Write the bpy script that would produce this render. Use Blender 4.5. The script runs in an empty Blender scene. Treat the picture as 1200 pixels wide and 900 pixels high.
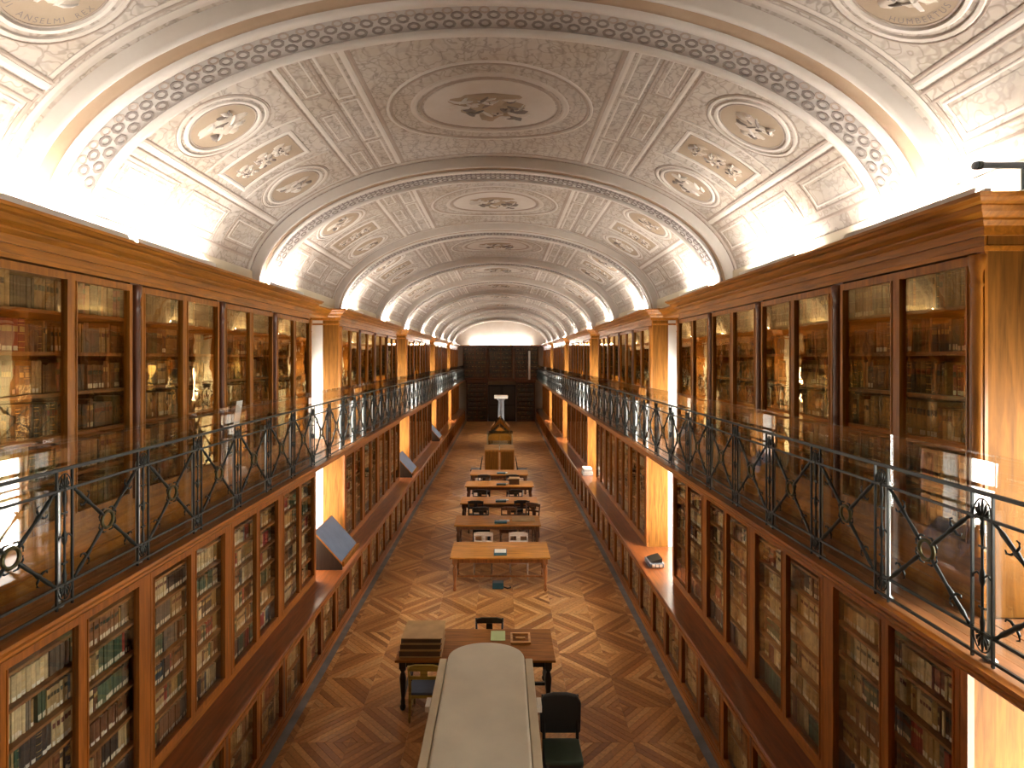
import bpy, bmesh, math, random
import numpy as np
from mathutils import Vector, Matrix

random.seed(7)
PI = math.pi
scene = bpy.context.scene
COL = scene.collection

# ------------------------------------------------------------------ camera
F_PX = 660.0
cam_d = bpy.data.cameras.new('camera')
cam = bpy.data.objects.new('camera', cam_d)
COL.objects.link(cam)
CAM = Vector((0.15, 0.0, 5.0))
cam.location = CAM
cam.rotation_euler = (PI / 2, 0, 0)
cam_d.sensor_width = 36.0
cam_d.lens = 36.0 * F_PX / 1200.0
cam_d.shift_x = 11.0 / 1200.0
cam_d.shift_y = -30.0 / 1200.0
cam_d.clip_start = 0.05
cam_d.clip_end = 200
scene.camera = cam

# ------------------------------------------------------------------ world, exposure
W = bpy.data.worlds.new('world')
scene.world = W
W.use_nodes = True
W.node_tree.nodes['Background'].inputs[0].default_value = (0.80, 0.88, 1.0, 1)
W.node_tree.nodes['Background'].inputs[1].default_value = 1.0
vs = scene.view_settings
vs.view_transform = 'Standard'
vs.look = 'None'
vs.exposure = 0.16
vs.gamma = 1.0
vs.use_curve_mapping = False
scene.cycles.use_denoising = True
scene.cycles.max_bounces = 8
scene.cycles.diffuse_bounces = 5
scene.cycles.glossy_bounces = 4
scene.cycles.transparent_max_bounces = 24
scene.cycles.sample_clamp_indirect = 6.0
scene.cycles.caustics_reflective = False
scene.cycles.caustics_refractive = False

WINDOW_LIGHT = 27.0      # daylight seen through the white-blinded windows
LAMP_LIGHT = 270.0       # fluorescent tubes lying on top of the bookcases

# ------------------------------------------------------------------ the place, metres
FLOOR_H = 2.83          # half width between the base cabinets
LOW_H = 3.20            # front of lower bookcases
UP_H = 3.29             # front of upper bookcases
DECK_H = 2.78           # gallery edge
WALL_H = 3.98           # side walls
LEDGE_Z = 1.03
DECK_Z = 3.31
TOP_Z = 6.03
Y0, PER, SEC = 3.67, 8.20, 6.38
Y_BACK, Y_END = -5.2, 45.2
SECTIONS = list(range(-1, 5))
def sec_y(k): return Y0 + PER * k
def gap(k): return (Y0 + PER * k - (PER - SEC), Y0 + PER * k)   # window bay before section k
GAPS = list(range(0, 6))

# ------------------------------------------------------------------ materials
MATS = {}
def _nt(name):
    m = bpy.data.materials.new(name); m.use_nodes = True
    nt = m.node_tree
    return m, nt, nt.nodes['Principled BSDF']
def N(nt, t, **kw):
    n = nt.nodes.new(t)
    for k, v in kw.items():
        if hasattr(n, k): setattr(n, k, v)
        else: n.inputs[k].default_value = v
    return n
def ramp(nt, fac, stops):
    r = nt.nodes.new('ShaderNodeValToRGB')
    while len(r.color_ramp.elements) < len(stops): r.color_ramp.elements.new(0.5)
    for e, (p, c) in zip(r.color_ramp.elements, stops):
        e.position = p; e.color = (*c, 1)
    nt.links.new(fac, r.inputs[0])
    return r
def mul(c, k): return tuple(min(1, x * k) for x in c)

def wood(name, col, rough=0.38, axis='Z', scale=1.0, contrast=0.45, coat=0.0, spec=0.5):
    m, nt, b = _nt(name)
    tc = N(nt, 'ShaderNodeTexCoord'); geo = N(nt, 'ShaderNodeNewGeometry')
    mp = N(nt, 'ShaderNodeMapping')
    sc = {'Z': (9, 9, 0.8), 'Y': (9, 0.8, 9), 'X': (0.8, 9, 9)}[axis]
    mp.inputs['Scale'].default_value = tuple(v * scale for v in sc)
    nt.links.new(geo.outputs['Position'], mp.inputs['Vector'])
    n1 = N(nt, 'ShaderNodeTexNoise', Scale=2.2, Detail=6.0, Roughness=0.6, Distortion=0.7)
    nt.links.new(mp.outputs[0], n1.inputs['Vector'])
    n2 = N(nt, 'ShaderNodeTexNoise', Scale=0.9, Detail=2.0)
    nt.links.new(geo.outputs['Position'], n2.inputs['Vector'])
    r = ramp(nt, n1.outputs[0], [(0.28, mul(col, 1 - contrast)), (0.5, col), (0.72, mul(col, 1 + contrast))])
    mx = N(nt, 'ShaderNodeMixRGB', blend_type='MULTIPLY'); mx.inputs[0].default_value = 0.55
    r2 = ramp(nt, n2.outputs[0], [(0.3, (0.62, 0.6, 0.58)), (0.7, (1.0, 1.0, 1.0))])
    nt.links.new(r.outputs[0], mx.inputs[1]); nt.links.new(r2.outputs[0], mx.inputs[2])
    nt.links.new(mx.outputs[0], b.inputs['Base Color'])
    b.inputs['Roughness'].default_value = rough
    b.inputs['Coat Weight'].default_value = coat
    b.inputs['Specular IOR Level'].default_value = spec
    b.inputs['Coat Roughness'].default_value = 0.15
    bp = N(nt, 'ShaderNodeBump', Strength=0.08, Distance=0.01)
    nt.links.new(n1.outputs[0], bp.inputs['Height']); nt.links.new(bp.outputs[0], b.inputs['Normal'])
    MATS[name] = m
    return m

def plain(name, col, rough=0.6, metal=0.0, noise=0.25, nscale=6.0):
    m, nt, b = _nt(name)
    geo = N(nt, 'ShaderNodeNewGeometry')
    n1 = N(nt, 'ShaderNodeTexNoise', Scale=nscale, Detail=4.0)
    nt.links.new(geo.outputs['Position'], n1.inputs['Vector'])
    r = ramp(nt, n1.outputs[0], [(0.3, mul(col, 1 - noise)), (0.7, mul(col, 1 + noise * 0.6))])
    nt.links.new(r.outputs[0], b.inputs['Base Color'])
    b.inputs['Roughness'].default_value = rough
    b.inputs['Metallic'].default_value = metal
    MATS[name] = m
    return m

def plaster(name, col, stain=(0.36, 0.27, 0.19), amt=0.5, arab=0.0):
    """painted plaster: blotchy stains and, where asked, fine scrolling grisaille"""
    m, nt, b = _nt(name)
    geo = N(nt, 'ShaderNodeNewGeometry')
    n1 = N(nt, 'ShaderNodeTexNoise', Scale=1.1, Detail=7.0, Roughness=0.65)
    nt.links.new(geo.outputs['Position'], n1.inputs['Vector'])
    r = ramp(nt, n1.outputs[0], [(0.35, stain), (0.62, col)])
    mx = N(nt, 'ShaderNodeMixRGB'); mx.inputs[0].default_value = amt
    mx.inputs[1].default_value = (*col, 1)
    nt.links.new(r.outputs[0], mx.inputs[2])
    last = mx.outputs[0]
    if arab > 0:
        v = N(nt, 'ShaderNodeTexVoronoi', Scale=7.0, feature='DISTANCE_TO_EDGE')
        d = N(nt, 'ShaderNodeTexNoise', Scale=5.0, Detail=2.0)
        nt.links.new(geo.outputs['Position'], d.inputs['Vector'])
        mv = N(nt, 'ShaderNodeMixRGB'); mv.inputs[0].default_value = 0.35
        nt.links.new(geo.outputs['Position'], mv.inputs[1]); nt.links.new(d.outputs['Color'], mv.inputs[2])
        nt.links.new(mv.outputs[0], v.inputs['Vector'])
        rr = ramp(nt, v.outputs['Distance'], [(0.02, (1 - arab, 1 - arab * 1.05, 1 - arab * 1.1)), (0.07, (1, 1, 1)), (0.3, (1, 1, 1)), (0.42, (1 - arab * .4, 1 - arab * .4, 1 - arab * .4))])
        w = N(nt, 'ShaderNodeTexWave', Scale=2.6, Distortion=9.0, Detail=3.0)
        nt.links.new(geo.outputs['Position'], w.inputs['Vector'])
        rw = ramp(nt, w.outputs[0], [(0.0, (1 - arab * .8, 1 - arab * .85, 1 - arab * .9)), (0.25, (1, 1, 1))])
        m2 = N(nt, 'ShaderNodeMixRGB', blend_type='MULTIPLY'); m2.inputs[0].default_value = 1
        m3 = N(nt, 'ShaderNodeMixRGB', blend_type='MULTIPLY'); m3.inputs[0].default_value = 0.7
        nt.links.new(last, m2.inputs[1]); nt.links.new(rr.outputs[0], m2.inputs[2])
        nt.links.new(m2.outputs[0], m3.inputs[1]); nt.links.new(rw.outputs[0], m3.inputs[2])
        last = m3.outputs[0]
    nt.links.new(last, b.inputs['Base Color'])
    b.inputs['Roughness'].default_value = 0.85
    bp = N(nt, 'ShaderNodeBump', Strength=0.15, Distance=0.02)
    nt.links.new(n1.outputs[0], bp.inputs['Height']); nt.links.new(bp.outputs[0], b.inputs['Normal'])
    MATS[name] = m
    return m

def glass(name, tint=(0.93, 0.93, 0.90), gl=(1, 1, 1), ior=1.5, wavy=0.0, rough=0.0, boost=1.0):
    """thin sheet: clear straight through, mirror reflection by Fresnel"""
    m = bpy.data.materials.new(name); m.use_nodes = True
    nt = m.node_tree; nt.nodes.clear()
    out = N(nt, 'ShaderNodeOutputMaterial'); mix = N(nt, 'ShaderNodeMixShader')
    tr = N(nt, 'ShaderNodeBsdfTransparent'); tr.inputs[0].default_value = (*tint, 1)
    g = N(nt, 'ShaderNodeBsdfGlossy'); g.inputs[0].default_value = (*gl, 1); g.inputs['Roughness'].default_value = rough
    fr = N(nt, 'ShaderNodeFresnel')
    gb = N(nt, 'ShaderNodeNewGeometry')          # same reflectance on both faces of the sheet
    mr = N(nt, 'ShaderNodeMapRange'); mr.inputs['To Min'].default_value = ior; mr.inputs['To Max'].default_value = 1.0 / ior
    nt.links.new(gb.outputs['Backfacing'], mr.inputs['Value']); nt.links.new(mr.outputs[0], fr.inputs['IOR'])
    mth = N(nt, 'ShaderNodeMath', operation='MULTIPLY'); mth.inputs[1].default_value = boost; mth.use_clamp = True
    nt.links.new(fr.outputs[0], mth.inputs[0])
    nt.links.new(mth.outputs[0], mix.inputs[0]); nt.links.new(tr.outputs[0], mix.inputs[1]); nt.links.new(g.outputs[0], mix.inputs[2])
    nt.links.new(mix.outputs[0], out.inputs[0])
    if wavy > 0:
        geo = N(nt, 'ShaderNodeNewGeometry')
        n1 = N(nt, 'ShaderNodeTexNoise', Scale=2.6, Detail=2.0)
        nt.links.new(geo.outputs['Position'], n1.inputs['Vector'])
        bp = N(nt, 'ShaderNodeBump', Strength=wavy, Distance=0.02)
        nt.links.new(n1.outputs[0], bp.inputs['Height'])
        nt.links.new(bp.outputs[0], g.inputs['Normal'])
    MATS[name] = m
    return m

def emit(name, col, strength):
    m = bpy.data.materials.new(name); m.use_nodes = True
    nt = m.node_tree; nt.nodes.clear()
    out = N(nt, 'ShaderNodeOutputMaterial'); e = N(nt, 'ShaderNodeEmission')
    e.inputs[0].default_value = (*col, 1); e.inputs[1].default_value = strength
    nt.links.new(e.outputs[0], out.inputs[0])
    MATS[name] = m
    return m

def by_colour(name, source, rough):
    """cloth, leather and vellum whose colour each volume or plank carries itself"""
    m, nt, b = _nt(name)
    if source == 'object': src = N(nt, 'ShaderNodeObjectInfo').outputs['Color']
    else:
        a = N(nt, 'ShaderNodeAttribute'); a.attribute_name = 'Col'; src = a.outputs['Color']
    geo = N(nt, 'ShaderNodeNewGeometry')
    mp = N(nt, 'ShaderNodeMapping')
    n1 = N(nt, 'ShaderNodeTexNoise', Scale=24.0, Detail=4.0)
    nt.links.new(geo.outputs['Position'], n1.inputs['Vector'])
    r = ramp(nt, n1.outputs[0], [(0.3, (0.72, 0.72, 0.72)), (0.7, (1.1, 1.08, 1.05))])
    mx = N(nt, 'ShaderNodeMixRGB', blend_type='MULTIPLY'); mx.inputs[0].default_value = 1
    nt.links.new(src, mx.inputs[1]); nt.links.new(r.outputs[0], mx.inputs[2])
    nt.links.new(mx.outputs[0], b.inputs['Base Color'])
    b.inputs['Roughness'].default_value = rough
    MATS[name] = m
    return m

WOOD = (0.36, 0.132, 0.016)
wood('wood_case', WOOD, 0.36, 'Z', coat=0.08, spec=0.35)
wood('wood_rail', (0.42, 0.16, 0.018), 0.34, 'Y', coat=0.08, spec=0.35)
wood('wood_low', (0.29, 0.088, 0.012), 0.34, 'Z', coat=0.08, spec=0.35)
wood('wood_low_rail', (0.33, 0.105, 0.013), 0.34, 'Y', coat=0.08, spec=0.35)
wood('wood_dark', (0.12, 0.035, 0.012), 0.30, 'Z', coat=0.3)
wood('wood_panel', (0.21, 0.084, 0.012), 0.6, 'Z', spec=0.12)
wood('wood_shelf', (0.28, 0.12, 0.035), 0.5, 'Y')
wood('wood_inside', (0.10, 0.045, 0.018), 0.6, 'Z')
wood('wood_ledge', (0.21, 0.06, 0.014), 0.28, 'Y', coat=0.4)
wood('wood_deck', (0.30, 0.125, 0.045), 0.45, 'Y')
wood('wood_table', (0.54, 0.225, 0.038), 0.45, 'X', spec=0.25)
wood('wood_table_dark', (0.30, 0.115, 0.022), 0.45, 'X', spec=0.25)
wood('wood_leg', (0.12, 0.045, 0.018), 0.35, 'Z')
wood('wood_leg_light', (0.36, 0.14, 0.045), 0.35, 'Z')
wood('wood_ebony', (0.018, 0.014, 0.012), 0.35, 'Z')
wood('wood_honey', (0.60, 0.33, 0.11), 0.35, 'X')
wood('wood_pale', (0.50, 0.40, 0.32), 0.35, 'X')
wood('wood_yellow', (0.46, 0.33, 0.06), 0.4, 'X')
plain('iron', (0.008, 0.011, 0.008), 0.45, 0.1)
plain('bronze', (0.07, 0.06, 0.022), 0.35, 0.7)
plain('steel', (0.50, 0.52, 0.51), 0.35, 0.8, 0.05)
plain('white_paint', (0.75, 0.74, 0.70), 0.5, 0, 0.08)
plain('wall_paint', (0.62, 0.54, 0.40), 0.8, 0, 0.12, 1.5)
plain('stone_border', (0.16, 0.17, 0.185), 0.45, 0, 0.3, 4)
plain('sub_floor', (0.11, 0.055, 0.025), 0.6)
plain('dark_void', (0.01, 0.008, 0.008), 0.8)
plain('cover_cloth', (0.74, 0.69, 0.55), 0.8, 0, 0.10, 2.0)
plain('cover_edge', (0.66, 0.58, 0.41), 0.8, 0, 0.12, 3.0)
plain('cover_white', (0.78, 0.72, 0.62), 0.7, 0, 0.05)
plain('blue_cloth', (0.105, 0.150, 0.235), 0.55, 0, 0.12, 5)
plain('black_leather', (0.015, 0.016, 0.016), 0.42, 0, 0.2)
plain('green_leather', (0.032, 0.055, 0.034), 0.5, 0, 0.2)
plain('teal_plastic', (0.02, 0.075, 0.095), 0.4, 0, 0.1)
plain('grey_metal', (0.16, 0.19, 0.23), 0.4, 0.5, 0.1)
plain('paper', (0.82, 0.80, 0.74), 0.7, 0, 0.06)
plain('paper_green', (0.42, 0.50, 0.24), 0.7, 0, 0.06)
plain('board_brown', (0.42, 0.26, 0.11), 0.7, 0, 0.15)
plain('board_side', (0.11, 0.06, 0.035), 0.6, 0, 0.2)
plain('gilt', (0.62, 0.42, 0.13), 0.4, 0.4, 0.1)
plaster('vault_web', (0.49, 0.435, 0.385), amt=0.60, arab=0.30)
plaster('vault_pale', (0.58, 0.525, 0.47), amt=0.35)
plaster('vault_field', (0.50, 0.45, 0.40), amt=0.5, arab=0.22)
plaster('vault_light', (0.64, 0.59, 0.535), amt=0.25)
plaster('vault_band', (0.46, 0.42, 0.385), stain=(0.30, 0.25, 0.21), amt=0.4)
plaster('vault_cove', (0.42, 0.30, 0.205), stain=(0.30, 0.19, 0.11), amt=0.6)
plaster('vault_line', (0.37, 0.305, 0.255), stain=(0.25, 0.17, 0.12), amt=0.5)
plaster('vault_tan', (0.36, 0.275, 0.195), stain=(0.27, 0.19, 0.12), amt=0.5)
plaster('vault_figure', (0.60, 0.53, 0.45), stain=(0.34, 0.25, 0.17), amt=0.8)
plaster('vault_ring', (0.20, 0.165, 0.145), stain=(0.15, 0.12, 0.1), amt=0.4)
glass('pane_glass_gold_sheen', (0.95, 0.92, 0.84), (1.0, 0.74, 0.36), 1.52, wavy=0.08, boost=2.8)  # golden reflection glow put into the gloss colour, and boosted
glass('pane_glass_low', (0.95, 0.94, 0.90), (1.0, 0.92, 0.80), 1.5, wavy=0.06)
glass('guard_glass', (0.96, 0.975, 0.97), (1, 1, 1), 1.5, boost=1.2)
glass('vitrine_glass', (0.88, 0.92, 0.90), (1, 1, 1), 1.5, boost=1.3)
emit('daylight', (1.0, 0.95, 0.86), WINDOW_LIGHT)
emit('lamp_tube', (1.0, 0.93, 0.84), LAMP_LIGHT)
by_colour('book_cover', 'object', 0.55)
by_colour('book_cover_mass', 'attribute', 0.55)
by_colour('parquet', 'object', 0.30)
by_colour('parquet_mass', 'attribute', 0.30)

# ------------------------------------------------------------------ mesh helpers
KIDS = {}
def adopt(o, parent):
    o.parent = parent
    KIDS.setdefault(parent.name, []).append(o)

class MB:
    def __init__(s): s.v = []; s.f = []; s.m = []; s.sm = []; s.cur = 0
    def add(s, verts, faces, smooth=False):
        o = len(s.v); s.v.extend(tuple(v) for v in verts)
        for f in faces:
            s.f.append(tuple(i + o for i in f)); s.m.append(s.cur); s.sm.append(smooth)
    def box(s, x0, x1, y0, y1, z0, z1):
        if x0 > x1: x0, x1 = x1, x0
        if y0 > y1: y0, y1 = y1, y0
        if z0 > z1: z0, z1 = z1, z0
        v = [(x0,y0,z0),(x1,y0,z0),(x1,y1,z0),(x0,y1,z0),(x0,y0,z1),(x1,y0,z1),(x1,y1,z1),(x0,y1,z1)]
        s.add(v, [(0,3,2,1),(4,5,6,7),(0,1,5,4),(1,2,6,5),(2,3,7,6),(3,0,4,7)])
        return s
    def bar(s, p, q, w, h, up=(0,0,1)):
        p, q = Vector(p), Vector(q); d = (q - p).normalized(); up = Vector(up)
        a = d.cross(up)
        if a.length < 1e-4: a = d.cross(Vector((1,0,0)))
        a.normalize(); b = a.cross(d)
        a *= w / 2; b *= h / 2
        v = [c + e for c in (p, q) for e in (-a-b, a-b, a+b, -a+b)]
        s.add(v, [(0,1,2,3),(7,6,5,4),(0,4,5,1),(1,5,6,2),(2,6,7,3),(3,7,4,0)])
        return s
    def tube(s, pts, r, n=8, caps=True):
        pts = [Vector(p) for p in pts]; k = len(pts)
        rs = r if isinstance(r, (list, tuple)) else [r] * k
        vs_, fs = [], []
        ref = None
        for i, p in enumerate(pts):
            d = (pts[min(i+1,k-1)] - pts[max(i-1,0)]).normalized()
            if ref is None:
                ref = Vector((0,0,1)) if abs(d.z) < 0.9 else Vector((1,0,0))
            a = d.cross(ref)
            if a.length < 1e-5: a = d.orthogonal()
            a.normalize(); b = a.cross(d); ref = b if False else ref
            for j in range(n):
                t = 2 * PI * j / n
                vs_.append(p + (a * math.cos(t) + b * math.sin(t)) * rs[i])
        for i in range(k - 1):
            for j in range(n):
                j2 = (j + 1) % n
                fs.append((i*n+j, i*n+j2, (i+1)*n+j2, (i+1)*n+j))
        if caps:
            fs.append(tuple(range(n))[::-1]); fs.append(tuple((k-1)*n + j for j in range(n)))
        s.add(vs_, fs, True)
        return s
    def lathe(s, prof, c=(0,0,0), n=12, axis='Z'):
        vs_, fs = [], []
        for (r, z) in prof:
            for j in range(n):
                t = 2 * PI * j / n
                if axis == 'Z': vs_.append((c[0]+r*math.cos(t), c[1]+r*math.sin(t), c[2]+z))
                elif axis == 'Y': vs_.append((c[0]+r*math.cos(t), c[1]+z, c[2]+r*math.sin(t)))
                else: vs_.append((c[0]+z, c[1]+r*math.cos(t), c[2]+r*math.sin(t)))
        k = len(prof)
        for i in range(k - 1):
            for j in range(n):
                j2 = (j+1) % n
                fs.append((i*n+j, i*n+j2, (i+1)*n+j2, (i+1)*n+j))
        fs.append(tuple(range(n))[::-1]); fs.append(tuple((k-1)*n+j for j in range(n)))
        s.add(vs_, fs, True)
        return s
    def prism(s, poly, axis, a, b):
        """poly in the two other axes, extruded along axis from a to b"""
        def P(p, t):
            return {'X': (t, p[0], p[1]), 'Y': (p[0], t, p[1]), 'Z': (p[0], p[1], t)}[axis]
        n = len(poly)
        v = [P(p, a) for p in poly] + [P(p, b) for p in poly]
        f = [tuple(range(n)), tuple(range(2*n-1, n-1, -1))]
        f += [(i, i+n, (i+1) % n + n, (i+1) % n) for i in range(n)]
        s.add(v, f)
        return s
    def mesh(s, name, mats):
        me = bpy.data.meshes.new(name)
        me.from_pydata(s.v, [], s.f)
        mats = mats if isinstance(mats, (list, tuple)) else [mats]
        for m in mats: me.materials.append(MATS[m])
        me.polygons.foreach_set('material_index', s.m)
        me.polygons.foreach_set('use_smooth', s.sm)
        me.validate(); me.update()
        bm = bmesh.new(); bm.from_mesh(me)
        bmesh.ops.recalc_face_normals(bm, faces=bm.faces); bm.to_mesh(me); bm.free()
        return me
    def build(s, name, mats, parent=None, bevel=0.0):
        o = bpy.data.objects.new(name, s.mesh(name, mats))
        COL.objects.link(o)
        if parent is not None: adopt(o, parent)
        if bevel > 0:
            md = o.modifiers.new('edge', 'BEVEL'); md.width = bevel; md.segments = 2; md.limit_method = 'ANGLE'
        return o

def link_mesh(name, me, parent=None, loc=(0,0,0), rot=(0,0,0), scale=(1,1,1)):
    o = bpy.data.objects.new(name, me); COL.objects.link(o)
    o.location = loc; o.rotation_euler = rot; o.scale = scale
    if parent is not None: adopt(o, parent)
    return o
def empty(name, loc=(0,0,0), rz=0.0):
    o = bpy.data.objects.new(name, None); COL.objects.link(o)
    o.location = loc; o.rotation_euler = (0,0,rz); o.empty_display_size = 0.1
    return o
def tag(o, label=None, cat=None, group=None, kind=None):
    if label: o['label'] = label
    if cat: o['category'] = cat
    if group: o['group'] = group
    if kind: o['kind'] = kind
    return o
def copy_tree(o, parent=None):
    c = o.copy(); COL.objects.link(c)
    if parent is not None: adopt(c, parent)
    for ch in KIDS.get(o.name, []): copy_tree(ch, c)
    return c
ORD = ['first','second','third','fourth','fifth','sixth','seventh','eighth','ninth','tenth','eleventh','twelfth','thirteenth','fourteenth','fifteenth','sixteenth','seventeenth','eighteenth','nineteenth','twentieth'] + ['%dth' % i for i in range(21, 80)]
SIDE = {1: 'right', -1: 'left'}

# ================================================================== STRUCTURE
# ---- floor: stone border, sub floor and parquet strips laid in mirrored diagonals
fl = MB().box(-WALL_H, WALL_H, Y_BACK, Y_END, -0.12, -0.012).build('floor', 'sub_floor')
tag(fl, 'wooden parquet floor laid in concentric diamonds down the library hall', 'floor', kind='structure')
for s in (1, -1):
    MB().box(s * (FLOOR_H - 0.15), s * (FLOOR_H + 0.02), Y_BACK, Y_END, -0.012, 0.0).build('border_strip', 'stone_border', fl)

def clip_poly(poly, x0, x1, y0, y1):
    def cut(p, f, g):
        out = []
        for i in range(len(p)):
            a, b = p[i], p[(i+1) % len(p)]
            fa, fb = f(a), f(b)
            if fa >= 0: out.append(a)
            if (fa >= 0) != (fb >= 0):
                t = fa / (fa - fb); out.append((a[0]+(b[0]-a[0])*t, a[1]+(b[1]-a[1])*t))
        return out
    for f in (lambda q: q[0]-x0, lambda q: x1-q[0], lambda q: q[1]-y0, lambda q: y1-q[1]):
        poly = cut(poly, f, None)
        if len(poly) < 3: return None
    return poly

T, SW = 0.74, 0.082
FX = FLOOR_H - 0.15
rnd = random.Random(3)
PLK = [(0.44,0.205,0.062),(0.54,0.275,0.095),(0.36,0.15,0.042),(0.49,0.235,0.075),(0.60,0.33,0.13),(0.30,0.12,0.034)]
strips = []
ny = int((Y_END - 4.0) / T) + 1
nx = int(2 * FX / T) + 2
for i in range(-nx // 2, nx // 2 + 1):
    for j in range(ny):
        cx, cy = i * T, 4.0 + j * T
        sg = 1 if (i + j) % 2 == 0 else -1
        n = int(T * 1.4143 / SW) + 1
        for q in range(n):
            c0 = -T * 0.7072 + q * SW; c1 = c0 + SW - 0.004
            # strip along direction (1, sg), perpendicular (1,-sg)
            d = (0.7071, 0.7071 * sg); p = (0.7071, -0.7071 * sg)
            L = T
            poly = [(cx + p[0]*c + d[0]*l, cy + p[1]*c + d[1]*l) for c, l in ((c0,-L),(c1,-L),(c1,L),(c0,L))]
            x0, x1 = max(cx - T/2 + 0.001, -FX), min(cx + T/2 - 0.001, FX)
            if x0 >= x1: continue
            pl = clip_poly(poly, x0, x1, max(cy - T/2 + 0.001, 3.6), min(cy + T/2 - 0.001, Y_END))
            if not pl: continue
            strips.append((pl, rnd.choice(PLK), rnd.uniform(0.85, 1.12), rnd.uniform(0, 0.0012)))
def strip_rank(st):
    xs = sum(p[0] for p in st[0]) / len(st[0]); ys = sum(p[1] for p in st[0]) / len(st[0])
    px = 589 + (xs - CAM.x) / ys * F_PX; py = 420 + 5 * F_PX / ys
    if not (0 < px < 1200 and py < 896) or (488 < px < 635 and py > 752) : return 1e9
    A = 0.5 * abs(sum(a[0]*b[1]-b[0]*a[1] for a, b in zip(st[0], st[0][1:] + st[0][:1])))
    return -A / ys ** 3
strips.sort(key=strip_rank)
mv, mf, mc = [], [], []
for k, (pl, c, g, dz) in enumerate(strips):
    col = mul(c, g)
    if k < 290:
        mb = MB(); n = len(pl)
        cx = sum(p[0] for p in pl) / n; cy = sum(p[1] for p in pl) / n
        pl2 = [(p[0]-cx, p[1]-cy) for p in pl]
        if pl2: mb.prism(pl2, 'Z', -0.012, dz)
        o = mb.build('parquet_strip', 'parquet', fl); o.location = (cx, cy, 0); o.color = (*col, 1)
    else:
        o0 = len(mv); n = len(pl)
        mv += [(p[0], p[1], dz) for p in pl] + [(p[0], p[1], -0.012) for p in pl]
        mf.append(tuple(range(o0, o0 + n))); mc.append((col, n))
        for i in range(n):
            mf.append((o0 + i, o0 + i + n, o0 + (i+1) % n + n, o0 + (i+1) % n)); mc.append((col, 4))
def coloured_mesh(name, v, f, cols, mats, midx=None):
    me = bpy.data.meshes.new(name); me.from_pydata(v, [], f)
    for m in mats: me.materials.append(MATS[m])
    at = me.color_attributes.new('Col', 'FLOAT_COLOR', 'CORNER')
    arr = np.ones((sum(n for _, n in cols), 4), dtype=np.float32)
    arr[:, :3] = np.repeat(np.array([c for c, _ in cols], dtype=np.float32), [n for _, n in cols], axis=0)
    at.data.foreach_set('color', arr.ravel())
    if midx is not None: me.polygons.foreach_set('material_index', midx)
    me.update()
    return me
o = link_mesh('parquet_strips', coloured_mesh('parquet_strips', mv, mf, mc, ['parquet_mass']), fl)
o['kind'] = 'stuff'

# ---- side walls with window openings, end walls
def wall_side(s):
    mb = MB()
    X0, X1 = s * WALL_H, s * (WALL_H + 0.35)
    ys = [Y_BACK]
    for k in GAPS:
        if (k == 0 and s < 0) or k == 5: continue
        g0, g1 = gap(k)
        mb.box(X0, X1, ys[-1], g0 + 0.12, 0, 6.1)
        for z0, z1 in ((0, LEDGE_Z), (3.08, DECK_Z + 0.12), (4.75, 6.1)):
            mb.box(X0, X1, g0 + 0.12, g1 - 0.12, z0, z1)
        ys.append(g1 - 0.12)
    mb.box(X0, X1, ys[-1], Y_END, 0, 6.1)
    o = mb.build('wall_' + SIDE[s], 'wall_paint')
    tag(o, 'cream painted long wall behind the bookcases on the %s side' % SIDE[s], 'wall', kind='structure')
    return o
wall_side(1); wall_side(-1)
wb = MB().box(-WALL_H - 0.35, WALL_H + 0.35, Y_END, Y_END + 0.3, 0, 8.3).build('wall_back', 'vault_pale')
tag(wb, 'pale end wall with arched lunette above the far bookcases', 'wall', kind='structure')
wf = MB().box(-WALL_H - 0.35, WALL_H + 0.35, Y_BACK - 0.3, Y_BACK, 0, 8.3).build('wall_front', 'wood_case')
tag(wf, 'plain wall closing the hall behind the viewpoint', 'wall', kind='structure')

# ---- windows: bright white-blinded casements, two storeys per bay
wn = 0
WIN_MESH = {}
def win_meshes(w, z0, z1):
    key = (round(w, 3), round(z0, 2))
    if key in WIN_MESH: return WIN_MESH[key]
    h = z1 - z0
    pane = []
    fr = MB()
    fr.box(-0.05, 0.05, -w/2, -w/2 + 0.07, 0, h).box(-0.05, 0.05, w/2 - 0.07, w/2, 0, h)
    fr.box(-0.05, 0.05, -w/2 + 0.07, w/2 - 0.07, 0, 0.07).box(-0.05, 0.05, -w/2 + 0.07, w/2 - 0.07, h - 0.07, h)
    mul_ = MB().box(-0.03, 0.03, -0.03, 0.03, 0.07, h - 0.07)
    tr = MB().box(-0.025, 0.025, -w/2 + 0.07, w/2 - 0.07, h * 0.62 - 0.02, h * 0.62 + 0.02)
    p1 = MB().box(-0.004, 0.004, -w/2 + 0.07, -0.03, 0.07, h - 0.07)
    p2 = MB().box(-0.004, 0.004, 0.03, w/2 - 0.07, 0.07, h - 0.07)
    WIN_MESH[key] = (fr.mesh('window_frame', 'white_paint'), mul_.mesh('mullion', 'white_paint'), tr.mesh('transom', 'white_paint'), p1.mesh('pane', 'daylight'), p2.mesh('pane', 'daylight'))
    return WIN_MESH[key]
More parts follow.
